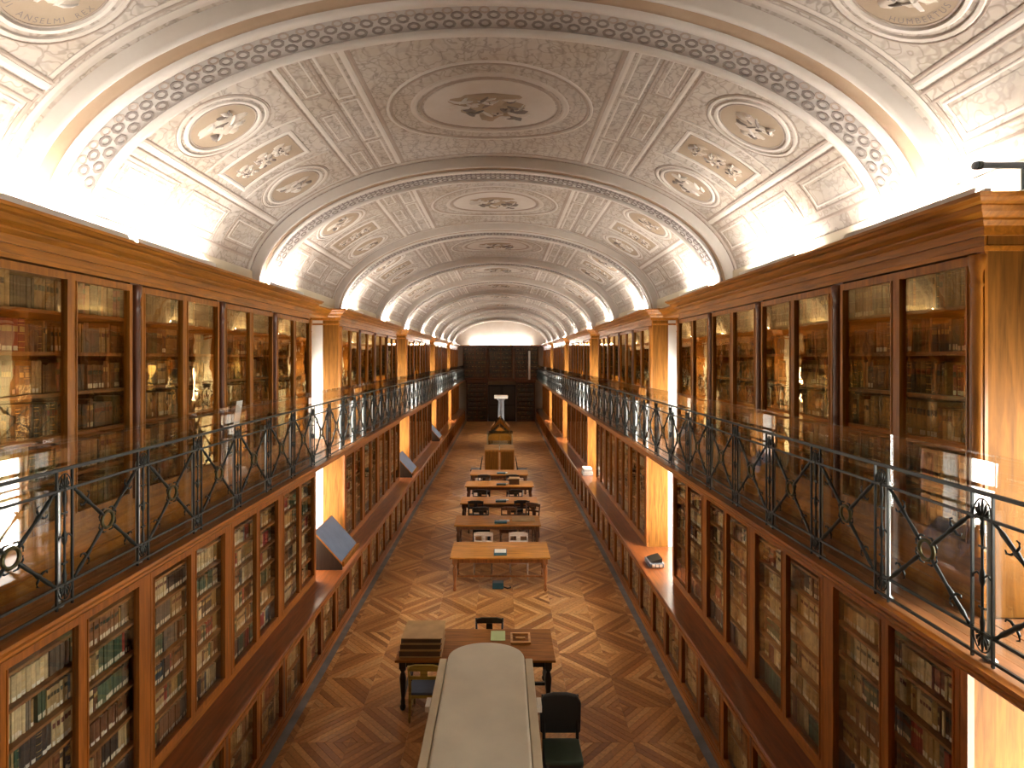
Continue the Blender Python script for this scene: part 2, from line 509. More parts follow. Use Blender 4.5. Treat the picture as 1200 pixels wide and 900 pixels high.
for k in GAPS:
    g0, g1 = gap(k)
    for s in (1, -1):
        for lev, z0, z1 in (('lower', LEDGE_Z, 3.08), ('upper', DECK_Z + 0.12, 4.75)):
            wn += 1
            if (k == 0 and s < 0) or k == 5: continue
            a, b_, c_, d_, e_ = win_meshes(g1 - g0 - 0.24, z0, z1)
            w = link_mesh('window_%d' % wn, a, None, (s * (WALL_H + 0.12), (g0 + g1) / 2, z0))
            tag(w, 'white casement window glowing with daylight, %s storey, %s wall, %s bay from front' % (lev, SIDE[s], ORD[k]), 'window', kind='structure')
            link_mesh('mullion', b_, w); link_mesh('transom', c_, w); link_mesh('pane', d_, w); link_mesh('pane', e_, w)

# ================================================================== VAULT
VA, VB, VZ = 3.62, 1.97, 6.02
class Arc:
    """elliptical section with arc length s measured from the crown, positive to +X"""
    def __init__(s, a, b, z):
        s.a, s.b, s.z = a, b, z
        t = np.linspace(0, PI, 2001)
        x, zz = a * np.cos(t), b * np.sin(t)
        d = np.concatenate([[0], np.cumsum(np.hypot(np.diff(x), np.diff(zz)))])
        s.t, s.len = t, d[-1]; s.s = d[-1] / 2 - d
    def ang(s, q): return float(np.interp(-q, -s.s, s.t))
    def s_of(s, deg):      # degrees above the springing on the +X side
        return float(np.interp(math.radians(deg), s.t, s.s))
    def p(s, q, y, off=0.0):
        t = s.ang(q); n = Vector((math.cos(t) / s.a, 0, math.sin(t) / s.b)).normalized()
        return Vector((s.a * math.cos(t), y, s.z + s.b * math.sin(t))) - n * off
ARC = Arc(VA, VB, VZ)

nS = 72
ts = [PI * i / nS for i in range(nS + 1)]
mb = MB()
vv, ff = [], []
yy = [Y_BACK, Y_END]
for y in yy:
    for t in ts: vv.append((VA * math.cos(t), y, VZ + VB * math.sin(t)))
for i in range(nS): ff.append((i, i + 1, nS + 1 + i + 1, nS + 1 + i))
mb.add(vv, ff, True)
# outer skin so that the shell has thickness
v2 = [(1.06 * VA * math.cos(t), y, VZ + 1.10 * VB * math.sin(t)) for y in yy for t in ts]
mb.add(v2, ff, True)
ceil = mb.build('ceiling', 'vault_web')
tag(ceil, 'barrel vaulted ceiling painted in grey and tan grisaille', 'ceiling', kind='structure')
for s in (1, -1):
    o = MB().box(s * 3.56, s * (WALL_H + 0.34), Y_BACK, Y_END, 6.11, 6.3).build('trim_%d' % (1 if s > 0 else 2), 'wall_paint')
    tag(o, 'plain wall strip under the vault springing on the %s' % SIDE[s], 'trim', kind='structure')

# ---- ribs
RIB0, RIBP, RIBW = 4.25, 4.10, 0.72
RA, RB = 3.50, 1.845
RARC = Arc(RA, RB, VZ)
def sweep(prof, mat, name, n=64):
    """prof: list of (y, inward offset from the rib intrados); swept around the arch"""
    m = MB(); v, f = [], []
    k = len(prof)
    for i in range(n + 1):
        t = PI * i / n
        nn = Vector((math.cos(t) / RA, 0, math.sin(t) / RB)).normalized()
        base = Vector((RA * math.cos(t), 0, VZ + RB * math.sin(t)))
        for (y, off) in prof:
            p = base - nn * off; v.append((p.x, y, p.z))
    for i in range(n):
        for j in range(k - 1): f.append((i*k+j, i*k+j+1, (i+1)*k+j+1, (i+1)*k+j))
    m.add(v, f, True)
    return m.mesh(name, mat)
def arcpts(c, r, a0, a1, n=6):
    return [(c[0] + r * math.cos(math.radians(a0 + (a1-a0)*i/n)), c[1] + r * math.sin(math.radians(a0 + (a1-a0)*i/n))) for i in range(n + 1)]
rib_band = sweep([(0.29, -0.14), (0.29, 0.0), (0.64, 0.0), (0.64, -0.14)], 'vault_band', 'rib')
rib_lip = sweep([(0.0, -0.14)] + arcpts((0.02, 0.0), 0.028, 180, 0) + [(0.05, -0.03)], 'vault_light', 'rib_lip')
rib_cove = sweep([(0.045, -0.14), (0.045, -0.035), (0.07, -0.05), (0.12, -0.045), (0.18, -0.02), (0.205, 0.0), (0.205, -0.14)], 'vault_cove', 'rib_cove')
rib_fil = sweep([(0.203, -0.14), (0.203, 0.012), (0.295, 0.022), (0.305, -0.01)], 'vault_light', 'rib_fillet')
rib_tor = sweep([(0.635, -0.14)] + arcpts((0.68, 0.0), 0.045, 180, 0, 8) + [(0.725, -0.14)], 'vault_light', 'rib_torus')
def ring_mesh(r0, r1, n, t, name, mat):
    m = MB(); v, f = [], []
    for i in range(n):
        a = 2 * PI * i / n
        for r, z in ((r0, 0), (r0, t), (r1, t), (r1, 0)): v.append((r * math.cos(a), r * math.sin(a), z))
    for i in range(n):
        j = (i + 1) % n
        for q in range(3): f.append((i*4+q, i*4+q+1, j*4+q+1, j*4+q))
    m.add(v, f)
    return m.mesh(name, mat)
ros = ring_mesh(0.034, 0.058, 8, 0.008, 'rosette', 'vault_ring')
ros2 = ring_mesh(0.030, 0.048, 8, 0.006, 'rosette', 'vault_line')
def frame_at(arc, q, y, off):
    """matrix: local x = along arc, local y = world y, local z = inward"""
    p = arc.p(q, y, off); e = 0.01
    tx = (arc.p(q + e, y, off) - arc.p(q - e, y, off)).normalized()
    ny_ = Vector((0, 1, 0)); nz = tx.cross(ny_)
    inward = (Vector((0, 0, VZ)) - p); inward.y = 0
    if nz.dot(inward) < 0: nz = -nz; ny_ = -ny_
    return Matrix(((tx.x, ny_.x, nz.x, p.x), (tx.y, ny_.y, nz.y, p.y), (tx.z, ny_.z, nz.z, p.z), (0, 0, 0, 1)))
pitch = 0.152
nr = int(RARC.len / pitch) - 5
ros_all = MB()
for r_ in range(2):
    for i in range(nr):
        q = (i - (nr - 1) / 2 + (0.5 if r_ else 0)) * pitch
        M = frame_at(RARC, q, 0.50 + (-0.058 if r_ else 0.058), -0.002)
        ros_all.add([M @ v.co for v in ros.vertices], [tuple(p.vertices) for p in ros.polygons])
for i in range(nr):
    q = (i - (nr - 1) / 2) * pitch
    M = frame_at(RARC, q, 0.375, -0.002)
    ros_all.add([M @ v.co for v in ros2.vertices], [tuple(p.vertices) for p in ros2.polygons])
ros_me = ros_all.mesh('rosette_rows', 'vault_ring')
k = 0
while RIB0 + RIBP * k < Y_END - 1.0 or k == 0:
    y = RIB0 + RIBP * k
    rb = link_mesh('rib', rib_band, ceil, (0, y, 0))
    for nm, me in (('rib_lip', rib_lip), ('rib_cove', rib_cove), ('rib_fillet', rib_fil), ('rib_torus', rib_tor)):
        link_mesh(nm, me, rb)
    if k < 1:
        for r_ in range(2):
            for i in range(nr):
                q = (i - (nr - 1) / 2 + (0.5 if r_ else 0)) * pitch
                o = link_mesh('rosette', ros, rb)
                o.matrix_local = frame_at(RARC, q, 0.50 + (-0.058 if r_ else 0.058), -0.002)
        for i in range(nr):
            o = link_mesh('rosette', ros2, rb)
            o.matrix_local = frame_at(RARC, (i - (nr - 1) / 2) * pitch, 0.375, -0.002)
    else:
        o = link_mesh('rosette_rows', ros_me, rb); o['kind'] = 'stuff'
    k += 1
NRIB = k
rb = link_mesh('rib', rib_band, ceil, (0, RIB0 - RIBP, 0))

# ---- painted and stuccoed compartments of one vault cell (local y about the cell centre)
def strip_uv(m, poly, t, arc=ARC, closed_top=True):
    n = len(poly)
    top = [arc.p(q, y, t) for q, y in poly]; bot = [arc.p(q, y, -0.004) for q, y in poly]
    m.add(top + bot, [tuple(range(n))] + [(i, i + n, (i+1) % n + n, (i+1) % n) for i in range(n)])
def line_s(m, y, w, q0, q1, t, n=None):      # moulding running along the arc
    t *= 0.5
    n = n or max(2, int(abs(q1 - q0) / 0.15))
    v, f = [], []
    for i in range(n + 1):
        q = q0 + (q1 - q0) * i / n
        for yy_, tt in ((y - w/2, -0.004), (y - w/2, t * 0.6), (y, t), (y + w/2, t * 0.6), (y + w/2, -0.004)): v.append(ARC.p(q, yy_, tt))
    for i in range(n):
        for j in range(4): f.append((i*5+j, i*5+j+1, (i+1)*5+j+1, (i+1)*5+j))
    m.add(v, f)
def line_y(m, q, w, y0, y1, t):              # moulding running along the hall
    t *= 0.5
    v, f = [], []
    for y in (y0, y1):
        for qq, tt in ((q - w/2, -0.004), (q - w/2, t * 0.6), (q, t), (q + w/2, t * 0.6), (q + w/2, -0.004)): v.append(ARC.p(qq, y, tt))
    for j in range(4): f.append((j, j+1, 5+j+1, 5+j))
    m.add(v, f)
def ring_uv(m, q, y, rq, ry, w, t, n=40):
    t *= 0.6
    v, f = [], []
    for i in range(n):
        a = 2 * PI * i / n
        for d, tt in ((-w/2, -0.004), (-w/4, t), (w/4, t), (w/2, -0.004)):
            v.append(ARC.p(q + (rq + d) * math.cos(a), y + (ry + d) * math.sin(a), tt))
    for i in range(n):
        j = (i + 1) % n
        for c in range(3): f.append((i*4+c, i*4+c+1, j*4+c+1, j*4+c))
    m.add(v, f)
def disc_uv(m, q, y, rq, ry, t, n=40, wob=0.0, rr=None, rings=4):
    v, f = [ARC.p(q, y, t)], []
    for k_ in range(1, rings + 1):
        for i in range(n):
            a = 2 * PI * i / n
            g = (k_ / rings) * (1 + (wob * (rr.random() - 0.5) if (rr and k_ == rings) else 0))
            v.append(ARC.p(q + rq * g * math.cos(a), y + ry * g * math.sin(a), t))
    for i in range(n): f.append((0, 1 + i, 1 + (i + 1) % n))
    for k_ in range(rings - 1):
        for i in range(n):
            j = (i + 1) % n; b0 = 1 + k_ * n; b1 = b0 + n
            f.append((b0 + i, b1 + i, b1 + j, b0 + j))
    # rim
    o_ = 1 + (rings - 1) * n
    e = len(v)
    for i in range(n):
        a = 2 * PI * i / n
        v.append(ARC.p(q + rq * math.cos(a), y + ry * math.sin(a), -0.004))
    for i in range(n): f.append((o_ + i, e + i, e + (i+1) % n, o_ + (i+1) % n))
    m.add(v, f)
def rect_uv(m, q0, q1, y0, y1, t):
    n = max(2, int(abs(q1 - q0) / 0.12))
    v, f = [], []
    for i in range(n + 1):
        q = q0 + (q1 - q0) * i / n
        v += [ARC.p(q, y0, -0.004), ARC.p(q, y0, t), ARC.p(q, y1, t), ARC.p(q, y1, -0.004)]
    for i in range(n):
        for j in range(3): f.append((i*4+j, i*4+j+1, (i+1)*4+j+1, (i+1)*4+j))
    f.append((0, 1, 2, 3)); f.append(tuple(n*4 + j for j in (3, 2, 1, 0)))
    m.add(v, f)
def frame_uv(m, q0, q1, y0, y1, w, t):
    line_s(m, y0, w, q0, q1, t); line_s(m, y1, w, q0, q1, t)
    line_y(m, q0, w, y0 - w/2, y1 + w/2, t); line_y(m, q1, w, y0 - w/2, y1 + w/2, t)
def blob_figure(m, q, y, rq, ry, seed, n=9, t=0.02, folds=14):
    """a painted low relief figure: draped torso, head, limbs and hair as overlapping rounded lumps, folds in shade"""
    r = random.Random(seed)
    shapes = [(0, 0, 0.42, 0.5), (0.05, 0.45, 0.2, 0.22), (-0.35, -0.25, 0.42, 0.22), (0.4, -0.1, 0.38, 0.16), (0.28, 0.3, 0.3, 0.13), (-0.3, 0.22, 0.28, 0.15), (0.1, -0.5, 0.5, 0.16)][:n]
    def lump(a, b, c, d, tt, rot=0.0, mat=0):
        m.cur = mat
        ca, sa = math.cos(rot), math.sin(rot)
        v = [ARC.p(q + rq * a, y + ry * b, tt * 1.3)]; f = []
        k_ = 12
        for g0, t2 in ((0.7, tt), (1.0, 0.004)):
            for i in range(k_):
                an = 2 * PI * i / k_; g = g0 * (1 + r.uniform(-.2, .2))
                ex, ey = c * g * math.cos(an), d * g * math.sin(an)
                v.append(ARC.p(q + rq * (a + ex * ca - ey * sa), y + ry * (b + ex * sa + ey * ca), t2))
        for i in range(k_):
            j = (i + 1) % k_
            f.append((0, 1 + i, 1 + j)); f.append((1 + i, 1 + k_ + i, 1 + k_ + j, 1 + j))
        m.add(v, f, True)
    for (a, b, c, d) in shapes: lump(a + r.uniform(-.08, .08), b + r.uniform(-.08, .08), c, d, t)
    for i in range(folds):
        lump(r.uniform(-.55, .55), r.uniform(-.55, .5), r.uniform(.10, .26), r.uniform(.02, .05), t * 1.5, r.uniform(-1, 1), 1 + (i % 2))
    m.cur = 0
CL = (RIBP - RIBW) / 2            # half cell length
s69, s56, s29, s42, s12 = ARC.s_of(69), ARC.s_of(56), ARC.s_of(29), ARC.s_of(42.5), ARC.s_of(13)
cell_parts = []                    # (name, mesh)
def part(name, mat, fn):
    m = MB(); fn(m)
    mats = [mat, 'vault_ring', 'vault_light'] if name in ('relief_figure', 'relief_bust') else mat
    cell_parts.append((name, m.mesh(name, mats)))
def both(fn):
    for sg in (1, -1): fn(sg)
# centre
part('medallion_field', 'vault_pale', lambda m: disc_uv(m, 0, 0, 0.78, 0.62, 0.004))
part('medallion_ring', 'vault_line', lambda m: ring_uv(m, 0, 0, 0.82, 0.66, 0.05, 0.02))
part('medallion_ring', 'vault_pale', lambda m: ring_uv(m, 0, 0, 0.90, 0.74, 0.09, 0.024))
part('medallion_ring', 'vault_line', lambda m: ring_uv(m, 0, 0, 1.16, 0.95, 0.035, 0.014))
part('medallion_ring', 'vault_light', lambda m: ring_uv(m, 0, 0, 1.20, 1.0, 0.045, 0.02))
part('relief_figure', 'vault_tan', lambda m: blob_figure(m, 0.0, 0.0, 0.62, 0.55, 5, t=0.03, folds=30))
for sg in (1, -1):
    # framing lines
    for q, w, mt in ((s69, 0.05, 'vault_line'), (s69 + 0.06, 0.06, 'vault_light'), (s56 - 0.06, 0.05, 'vault_light'), (s56, 0.035, 'vault_line'), (s56 - 0.38, 0.03, 'vault_line'), (s29, 0.06, 'vault_light'), (s29 + 0.06, 0.03, 'vault_line'), (s29 - 0.05, 0.03, 'vault_line'), (s12, 0.045, 'vault_line')):
        part('moulding_strip', mt, lambda m, q=q, w=w: line_y(m, sg * q, w, -CL + 0.14, CL - 0.14, 0.018))
    # small oblong panels between s69 and s56
    for y in (-1.15, 0.0, 1.15):
        part('panel_frame', 'vault_line', lambda m, y=y: frame_uv(m, sg * (s56 - 0.34), sg * (s56 - 0.12), y - 0.36, y + 0.36, 0.018, 0.008))
        part('panel_frame', 'vault_light', lambda m, y=y: frame_uv(m, sg * (s56 - 0.30), sg * (s56 - 0.16), y - 0.32, y + 0.32, 0.018, 0.012))
    # square coffers beside the centre
    for y0, y1 in ((-CL + 0.2, -0.62), (-0.52, 0.52), (0.62, CL - 0.2)):
        part('panel_frame', 'vault_light', lambda m, y0=y0, y1=y1: frame_uv(m, sg * (s69 + 0.14), sg * (s56 - 0.44), y0, y1, 0.03, 0.012))
    # two roundels and an oblong relief
    for y in (-0.98, 0.98):
        part('roundel_field', 'vault_tan', lambda m, y=y: disc_uv(m, sg * s42, y, 0.34, 0.30, 0.006))
        part('roundel_ring', 'vault_line', lambda m, y=y: ring_uv(m, sg * s42, y, 0.345, 0.305, 0.022, 0.016))
        part('roundel_ring', 'vault_light', lambda m, y=y: ring_uv(m, sg * s42, y, 0.385, 0.345, 0.05, 0.026))
        part('roundel_ring', 'vault_pale', lambda m, y=y: ring_uv(m, sg * s42, y, 0.46, 0.415, 0.05, 0.018))
        part('roundel_ring', 'vault_line', lambda m, y=y: ring_uv(m, sg * s42, y, 0.495, 0.45, 0.016, 0.010))
        part('relief_bust', 'vault_figure', lambda m, y=y: blob_figure(m, sg * s42, y, 0.33, 0.30, int(10 + y * 3 + sg), n=5, t=0.02))
    part('relief_field', 'vault_tan', lambda m: rect_uv(m, sg * (s42 - 0.42), sg * (s42 + 0.42), -0.26, 0.26, 0.006))
    part('relief_frame', 'vault_light', lambda m: frame_uv(m, sg * (s42 - 0.46), sg * (s42 + 0.46), -0.30, 0.30, 0.05, 0.022))
    for dq in (-0.24, 0.0, 0.25):
        part('relief_figure', 'vault_figure', lambda m, dq=dq: blob_figure(m, sg * (s42 + dq), 0.0, 0.16, 0.22, int(20 + dq * 9), t=0.018))
    for y in (-0.49, 0.49, -1.5, 1.5):
        part('moulding_strip', 'vault_pale', lambda m, y=y: line_s(m, y, 0.035, sg * (s56 + 0.04), sg * (s29 - 0.08), 0.014))
    # lower frames
    for y in (-1.1, 0.0, 1.1):
        part('panel_frame', 'vault_line', lambda m, y=y: frame_uv(m, sg * (s29 + 0.16), sg * (s12 - 0.10), y - 0.42, y + 0.42, 0.026, 0.012))
        part('panel_frame', 'vault_light', lambda m, y=y: frame_uv(m, sg * (s29 + 0.21), sg * (s12 - 0.15), y - 0.36, y + 0.36, 0.022, 0.012))
        part('panel_field', 'vault_field', lambda m, y=y: rect_uv(m, sg * (s29 + 0.25), sg * (s12 - 0.19), y - 0.30, y + 0.30, 0.004))
for y in (-CL + 0.08, CL - 0.08):
    part('moulding_strip', 'vault_pale', lambda m, y=y: line_s(m, y, 0.07, -ARC.s_of(2), ARC.s_of(2), 0.02, 60))
    part('moulding_strip', 'vault_line', lambda m, y=y: line_s(m, y * 0.955, 0.02, -ARC.s_of(2), ARC.s_of(2), 0.012, 60))
far_cell = []
for k in range(-1, NRIB):
    yc = RIB0 + RIBP * k + RIBW + CL
    if yc + CL > Y_END + 1.5: continue
    if k < 2:
        for nm, me in cell_parts: link_mesh(nm, me, ceil, (0, yc, 0))
    else:
        if not far_cell:
            for mt in sorted({me.materials[0].name for _, me in cell_parts}):
                m = MB()
                for _, me in cell_parts:
                    if len(me.materials) > 1 and me not in far_cell: far_cell.append(me)
                    if me.materials[0].name == mt and len(me.materials) == 1:
                        m.add([v.co for v in me.vertices], [tuple(p.vertices) for p in me.polygons])
                far_cell.append(m.mesh('stucco_ornament', mt))
        for me in far_cell: link_mesh('stucco_ornament', me, ceil, (0, yc, 0))['kind'] = 'stuff'

# ---- lettering round the two near roundels
def ring_text(txt, q, y, r, sg, a0, size):
    cu = bpy.data.curves.new('lettering', 'FONT'); cu.body = txt; cu.size = size; cu.space_character = 1.35
    ob = bpy.data.objects.new('lettering', cu); COL.objects.link(ob)
    dg = bpy.context.evaluated_depsgraph_get(); dg.update()
    me0 = ob.evaluated_get(dg).to_mesh()
    vs_ = [v.co.copy() for v in me0.vertices]; fs_ = [tuple(p.vertices) for p in me0.polygons]
    bpy.data.objects.remove(ob); bpy.data.curves.remove(cu)
    m = MB(); vv_ = []
    for c in vs_:
        a = a0 + sg * c.x / r; rr = r - c.y          # read from inside the ring
        vv_.append(ARC.p(q + rr * math.cos(a), y + rr * 0.9 * math.sin(a), 0.010))
    m.add(vv_, fs_)
    return m.build('lettering', 'vault_ring', ceil)
yc = RIB0 - RIBP + RIBW + CL + 0.98
ring_text('CUI  ANSELMI  REX', -s42, yc, 0.315, -1, math.radians(215), 0.066)
ring_text('HUMBERTUS  COM', s42, yc, 0.315, -1, math.radians(70), 0.066)

# ================================================================== BOOKCASES
# Built about the section centre for the right side (front faces -X); the left side is the same turned by 180 degrees.
PAIR = SEC / 4
UP_SHELVES = [3.74, 4.07, 4.40, 4.73, 5.05, 5.37]          # top of each shelf board
LOW_SHELVES = [1.17, 1.45, 1.73, 2.01, 2.29, 2.57, 2.83]
BASE_SHELVES = [0.17, 0.54]
def leaf_meshes(w, h, st, rt, gmat, wmat):
    f = MB()
    f.box(-0.022, 0.022, -w/2, -w/2 + st, 0, h).box(-0.022, 0.022, w/2 - st, w/2, 0, h)
    f.box(-0.022, 0.022, -w/2 + st, w/2 - st, 0, rt).box(-0.022, 0.022, -w/2 + st, w/2 - st, h - rt, h)
    # glazing bead
    g = 0.012
    f.box(-0.030, -0.020, -w/2 + st - g, -w/2 + st, rt, h - rt).box(-0.030, -0.020, w/2 - st, w/2 - st + g, rt, h - rt)
    p = MB().box(-0.003, 0.003, -w/2 + st, w/2 - st, rt, h - rt)
    return f.mesh('door', wmat), p.mesh('pane', gmat)
def cornice_mesh(L, prof, name, mat, hf=UP_H, back=WALL_H - 0.02):
    m = MB(); v, f = [], []
    for (o_, z) in prof:
        v += [(back, -L/2 - o_, z), (hf - o_, -L/2 - o_, z), (hf - o_, L/2 + o_, z), (back, L/2 + o_, z)]
    for i in range(len(prof) - 1):
        for j in range(3): f.append((i*4+j, i*4+j+1, (i+1)*4+j+1, (i+1)*4+j))
    n = len(prof) - 1
    f.append((n*4, n*4+1, n*4+2, n*4+3))
    f.append((0, 1, 2, 3))
    m.add(v, f)
    return m.mesh(name, mat)
CORN = [(0.0, 5.80), (0.025, 5.80), (0.025, 5.86), (0.04, 5.87), (0.055, 5.89), (0.055, 5.905), (0.07, 5.91), (0.105, 5.935), (0.125, 5.965), (0.125, 5.975), (0.16, 5.985), (0.175, 6.005), (0.19, 6.01), (0.19, 6.035)]
corn_me = cornice_mesh(SEC, CORN, 'cornice', 'wood_rail')
frz_me = cornice_mesh(SEC - 0.002, [(-0.02, 5.70), (0.005, 5.70), (0.005, 5.735), (-0.006, 5.74), (-0.006, 5.80), (-0.02, 5.80)], 'frieze', 'wood_rail')
up_leaf = leaf_meshes(0.735, 1.98, 0.052, 0.06, 'pane_glass_gold_sheen', 'wood_case')
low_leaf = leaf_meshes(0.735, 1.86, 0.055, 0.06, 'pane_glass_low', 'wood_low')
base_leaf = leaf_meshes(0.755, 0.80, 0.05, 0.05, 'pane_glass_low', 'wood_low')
colo = MB()
colo.lathe([(0.046, 0), (0.046, 0.06), (0.036, 0.08), (0.040, 0.10), (0.034, 0.12), (0.036, 1.70), (0.034, 1.76), (0.042, 1.78), (0.034, 1.80), (0.036, 1.86), (0.050, 1.92), (0.052, 1.98)], n=10)
colo_me = colo.mesh('colonnette', 'wood_case'); colo_dk = colo.mesh('colonnette', 'wood_dark')
def simple_box(name, mat, *a): return MB().box(*a).mesh(name, mat)
shelf_up = simple_box('shelf', 'wood_shelf', UP_H + 0.05, WALL_H - 0.06, -PAIR/2 + 0.025, PAIR/2 - 0.025, -0.028, 0)
shelf_low = simple_box('shelf', 'wood_shelf', LOW_H + 0.05, WALL_H - 0.06, -PAIR/2 + 0.025, PAIR/2 - 0.025, -0.024, 0)
def bookcase(level, detail):
    """one glazed section of four double doors"""
    if level == 'upper':
        hf, z0, z1, leaf, shelves, zl, bk = UP_H, DECK_Z, 5.80, up_leaf, UP_SHELVES, 3.70, WALL_H
    else:
        hf, z0, z1, leaf, shelves, zl, bk = LOW_H, LEDGE_Z, DECK_Z - 0.102, low_leaf, LOW_SHELVES, 1.11, WALL_H
    root = empty('bookcase', (0, 0, 0))
    A = -SEC/2; B = SEC/2
    for y in (A, B - 0.04):
        MB().box(hf + 0.024, 3.64, y, y + 0.04, z0, z1).build('side_panel', 'wood_panel', root)
        MB().box(3.641, bk - 0.012, y + (0.004 if y < 0 else 0), y + (0.04 if y < 0 else 0.036), z0, z1).build('plaster_reveal', 'white_paint', root)
    MB().box(bk - 0.055, bk - 0.013, A + 0.04, B - 0.04, z0, z1).build('back_panel', 'wood_inside', root)
    MB().box(hf + 0.024, bk - 0.055, A + 0.04, B - 0.04, zl - 0.08 if level == 'upper' else zl - 0.07, zl - 0.02 if level == 'upper' else zl + 0.0).build('bottom_board', 'wood_shelf', root)
    MB().box(hf + 0.024, bk - 0.055, A + 0.04, B - 0.04, z1 - 0.05, z1 - 0.001).build('top_board', 'wood_shelf', root)
    if level == 'upper':
        m = MB().box(hf - 0.005, hf + 0.024, A, B, z0 + 0.10, zl - 0.005).box(hf - 0.03, hf + 0.024, A - 0.02, B + 0.02, z0, z0 + 0.10)
        m.build('plinth', 'wood_rail', root)
        link_mesh('cornice', corn_me, root); link_mesh('frieze', frz_me, root)
    else:
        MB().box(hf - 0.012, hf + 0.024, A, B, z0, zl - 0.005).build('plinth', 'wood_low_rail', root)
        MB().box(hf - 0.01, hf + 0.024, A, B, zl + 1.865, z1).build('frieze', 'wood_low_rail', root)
    for i in range(5):
        y = A + PAIR * i
        if level == 'upper':
            link_mesh('colonnette', colo_me if i in (0, 4) else colo_dk, root, (hf - 0.012, min(max(y, A + 0.04), B - 0.04), zl))
            m = MB().box(hf + 0.002, hf + 0.024, max(A, y - 0.065), min(B, y + 0.065), zl, z1 - 0.10)
            m.build('pilaster', 'wood_dark' if 0 < i < 4 else 'wood_case', root)
        else:
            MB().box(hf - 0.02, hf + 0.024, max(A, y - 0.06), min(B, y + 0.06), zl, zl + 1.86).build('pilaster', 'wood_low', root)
        if 0 < i < 4: MB().box(hf + 0.05, bk - 0.055, y - 0.02, y + 0.02, zl, z1 - 0.06).build('divider', 'wood_inside', root)
    for i in range(4):
        yc = A + PAIR * (i + 0.5)
        for sg in (-1, 1):
            d = link_mesh('door', leaf[0], root, (hf + 0.0, yc + sg * 0.368, zl))
            link_mesh('pane', leaf[1], d)
        for z in shelves[1:]:
            if detail: link_mesh('shelf', shelf_up if level == 'upper' else shelf_low, root, (0, yc, z))
    if not detail:
        m = MB()
        for i in range(4):
            yc = A + PAIR * (i + 0.5)
            for z in shelves[1:]: m.box(hf + 0.05, bk - 0.06, yc - PAIR/2 + 0.025, yc + PAIR/2 - 0.025, z - 0.026, z)
        m.build('shelves', 'wood_shelf', root)['kind'] = 'stuff'
    return root
WHERE = {-1: 'beside the viewpoint', 0: 'nearest the viewpoint', 1: 'second along the hall', 2: 'third along the hall', 3: 'fourth along the hall', 4: 'farthest along the hall'}
protos = {}
for lev in ('upper', 'lower'):
    for k in (0, 1, 2, 3, 4):
        for s in (1, -1):
            det = k < 2
            if (lev, det) not in protos:
                protos[(lev, det)] = o = bookcase(lev, det)
            else: o = copy_tree(protos[(lev, det)])
            o.location = (0, sec_y(k) + SEC/2, 0); o.rotation_euler = (0, 0, 0 if s > 0 else PI)
            if lev == 'upper': lb = 'glazed wooden bookcase with cornice on the %s gallery, %s' % (SIDE[s], WHERE[k])
            else: lb = 'glazed wooden bookcase under the %s gallery, %s' % (SIDE[s], WHERE[k])
            tag(o, lb, 'bookcase', 'glazed bookcases lining the hall')
# plain cases beside the viewpoint keep the hall closed
# ---- lintels between upper cases
tn = 2
for k in GAPS:
    g0, g1 = gap(k)
    for s in (1, -1):
        tn += 1
        m = MB()
        prof = [(0, 5.84), (0.03, 5.84), (0.03, 5.90), (0.07, 5.93), (0.10, 5.97), (0.12, 5.99), (0.12, 6.02)]
        hf = UP_H + 0.22
        poly = [(s * (WALL_H - 0.01), 5.84)] + [(s * (hf - o_), z) for o_, z in prof] + [(s * (WALL_H - 0.01), 6.02)]
        m.prism(poly, 'Y', g0 + 0.195, g1 - 0.195)
        o = m.build('trim_%d' % tn, 'wood_rail')
        tag(o, 'set-back wooden cornice over the upper window, %s wall, %s bay from front' % (SIDE[s], ORD[k]), 'cornice', kind='structure')
# filler boards from case top to the vault foot: one flat board per side
for s in (1, -1):
    tn += 1
    o = MB().box(s * 3.42, s * (WALL_H - 0.01), Y_BACK, Y_END, 6.036, 6.06).build('trim_%d' % tn, 'wall_paint')
    tag(o, 'flat board on top of the %s upper bookcases' % SIDE[s], 'trim', kind='structure')

# ---- base cabinets and the continuous ledge
def base_unit(L, n, name):
    root = empty(name)
    hf = FLOOR_H; A, B = -L/2 + 0.002, L/2 - 0.002
    MB().box(WALL_H - 0.06, WALL_H - 0.02, A, B, 0.0, 0.985).build('back_panel', 'wood_inside', root)
    MB().box(hf + 0.03, WALL_H - 0.06, A, B, 0.10, 0.145).build('bottom_board', 'wood_shelf', root)
    m = MB().box(hf - 0.035, hf + 0.02, A, B, 0.0, 0.085).box(hf - 0.02, hf + 0.024, A, B, 0.085, 0.115)
    m.build('plinth', 'wood_low_rail', root)
    MB().box(hf - 0.004, hf + 0.024, A, B, 0.925, 0.985).build('top_rail', 'wood_low_rail', root)
    p = L / n
    for i in range(n + 1):
        y = -L/2 + p * i
        MB().box(hf - 0.012, hf + 0.03, max(A, y - 0.02), min(B, y + 0.02), 0.115, 0.925).build('stile', 'wood_dark' if i % 2 else 'wood_low', root)
    sc_ = (p - 0.042) / 0.755
    for i in range(n):
        d = link_mesh('door', base_leaf[0], root, (hf + 0.012, -L/2 + p * (i + 0.5), 0.12), (0, 0, 0), (1, sc_, 1))
        link_mesh('pane', base_leaf[1], d)
    MB().box(hf + 0.05, WALL_H - 0.06, A, B, 0.516, 0.54).build('shelf', 'wood_shelf', root)
    return root
bp_ = base_unit(SEC, 8, 'base_cabinet'); bw_ = base_unit(PER - SEC, 2, 'base_cabinet')
first = {'s': True, 'w': True}
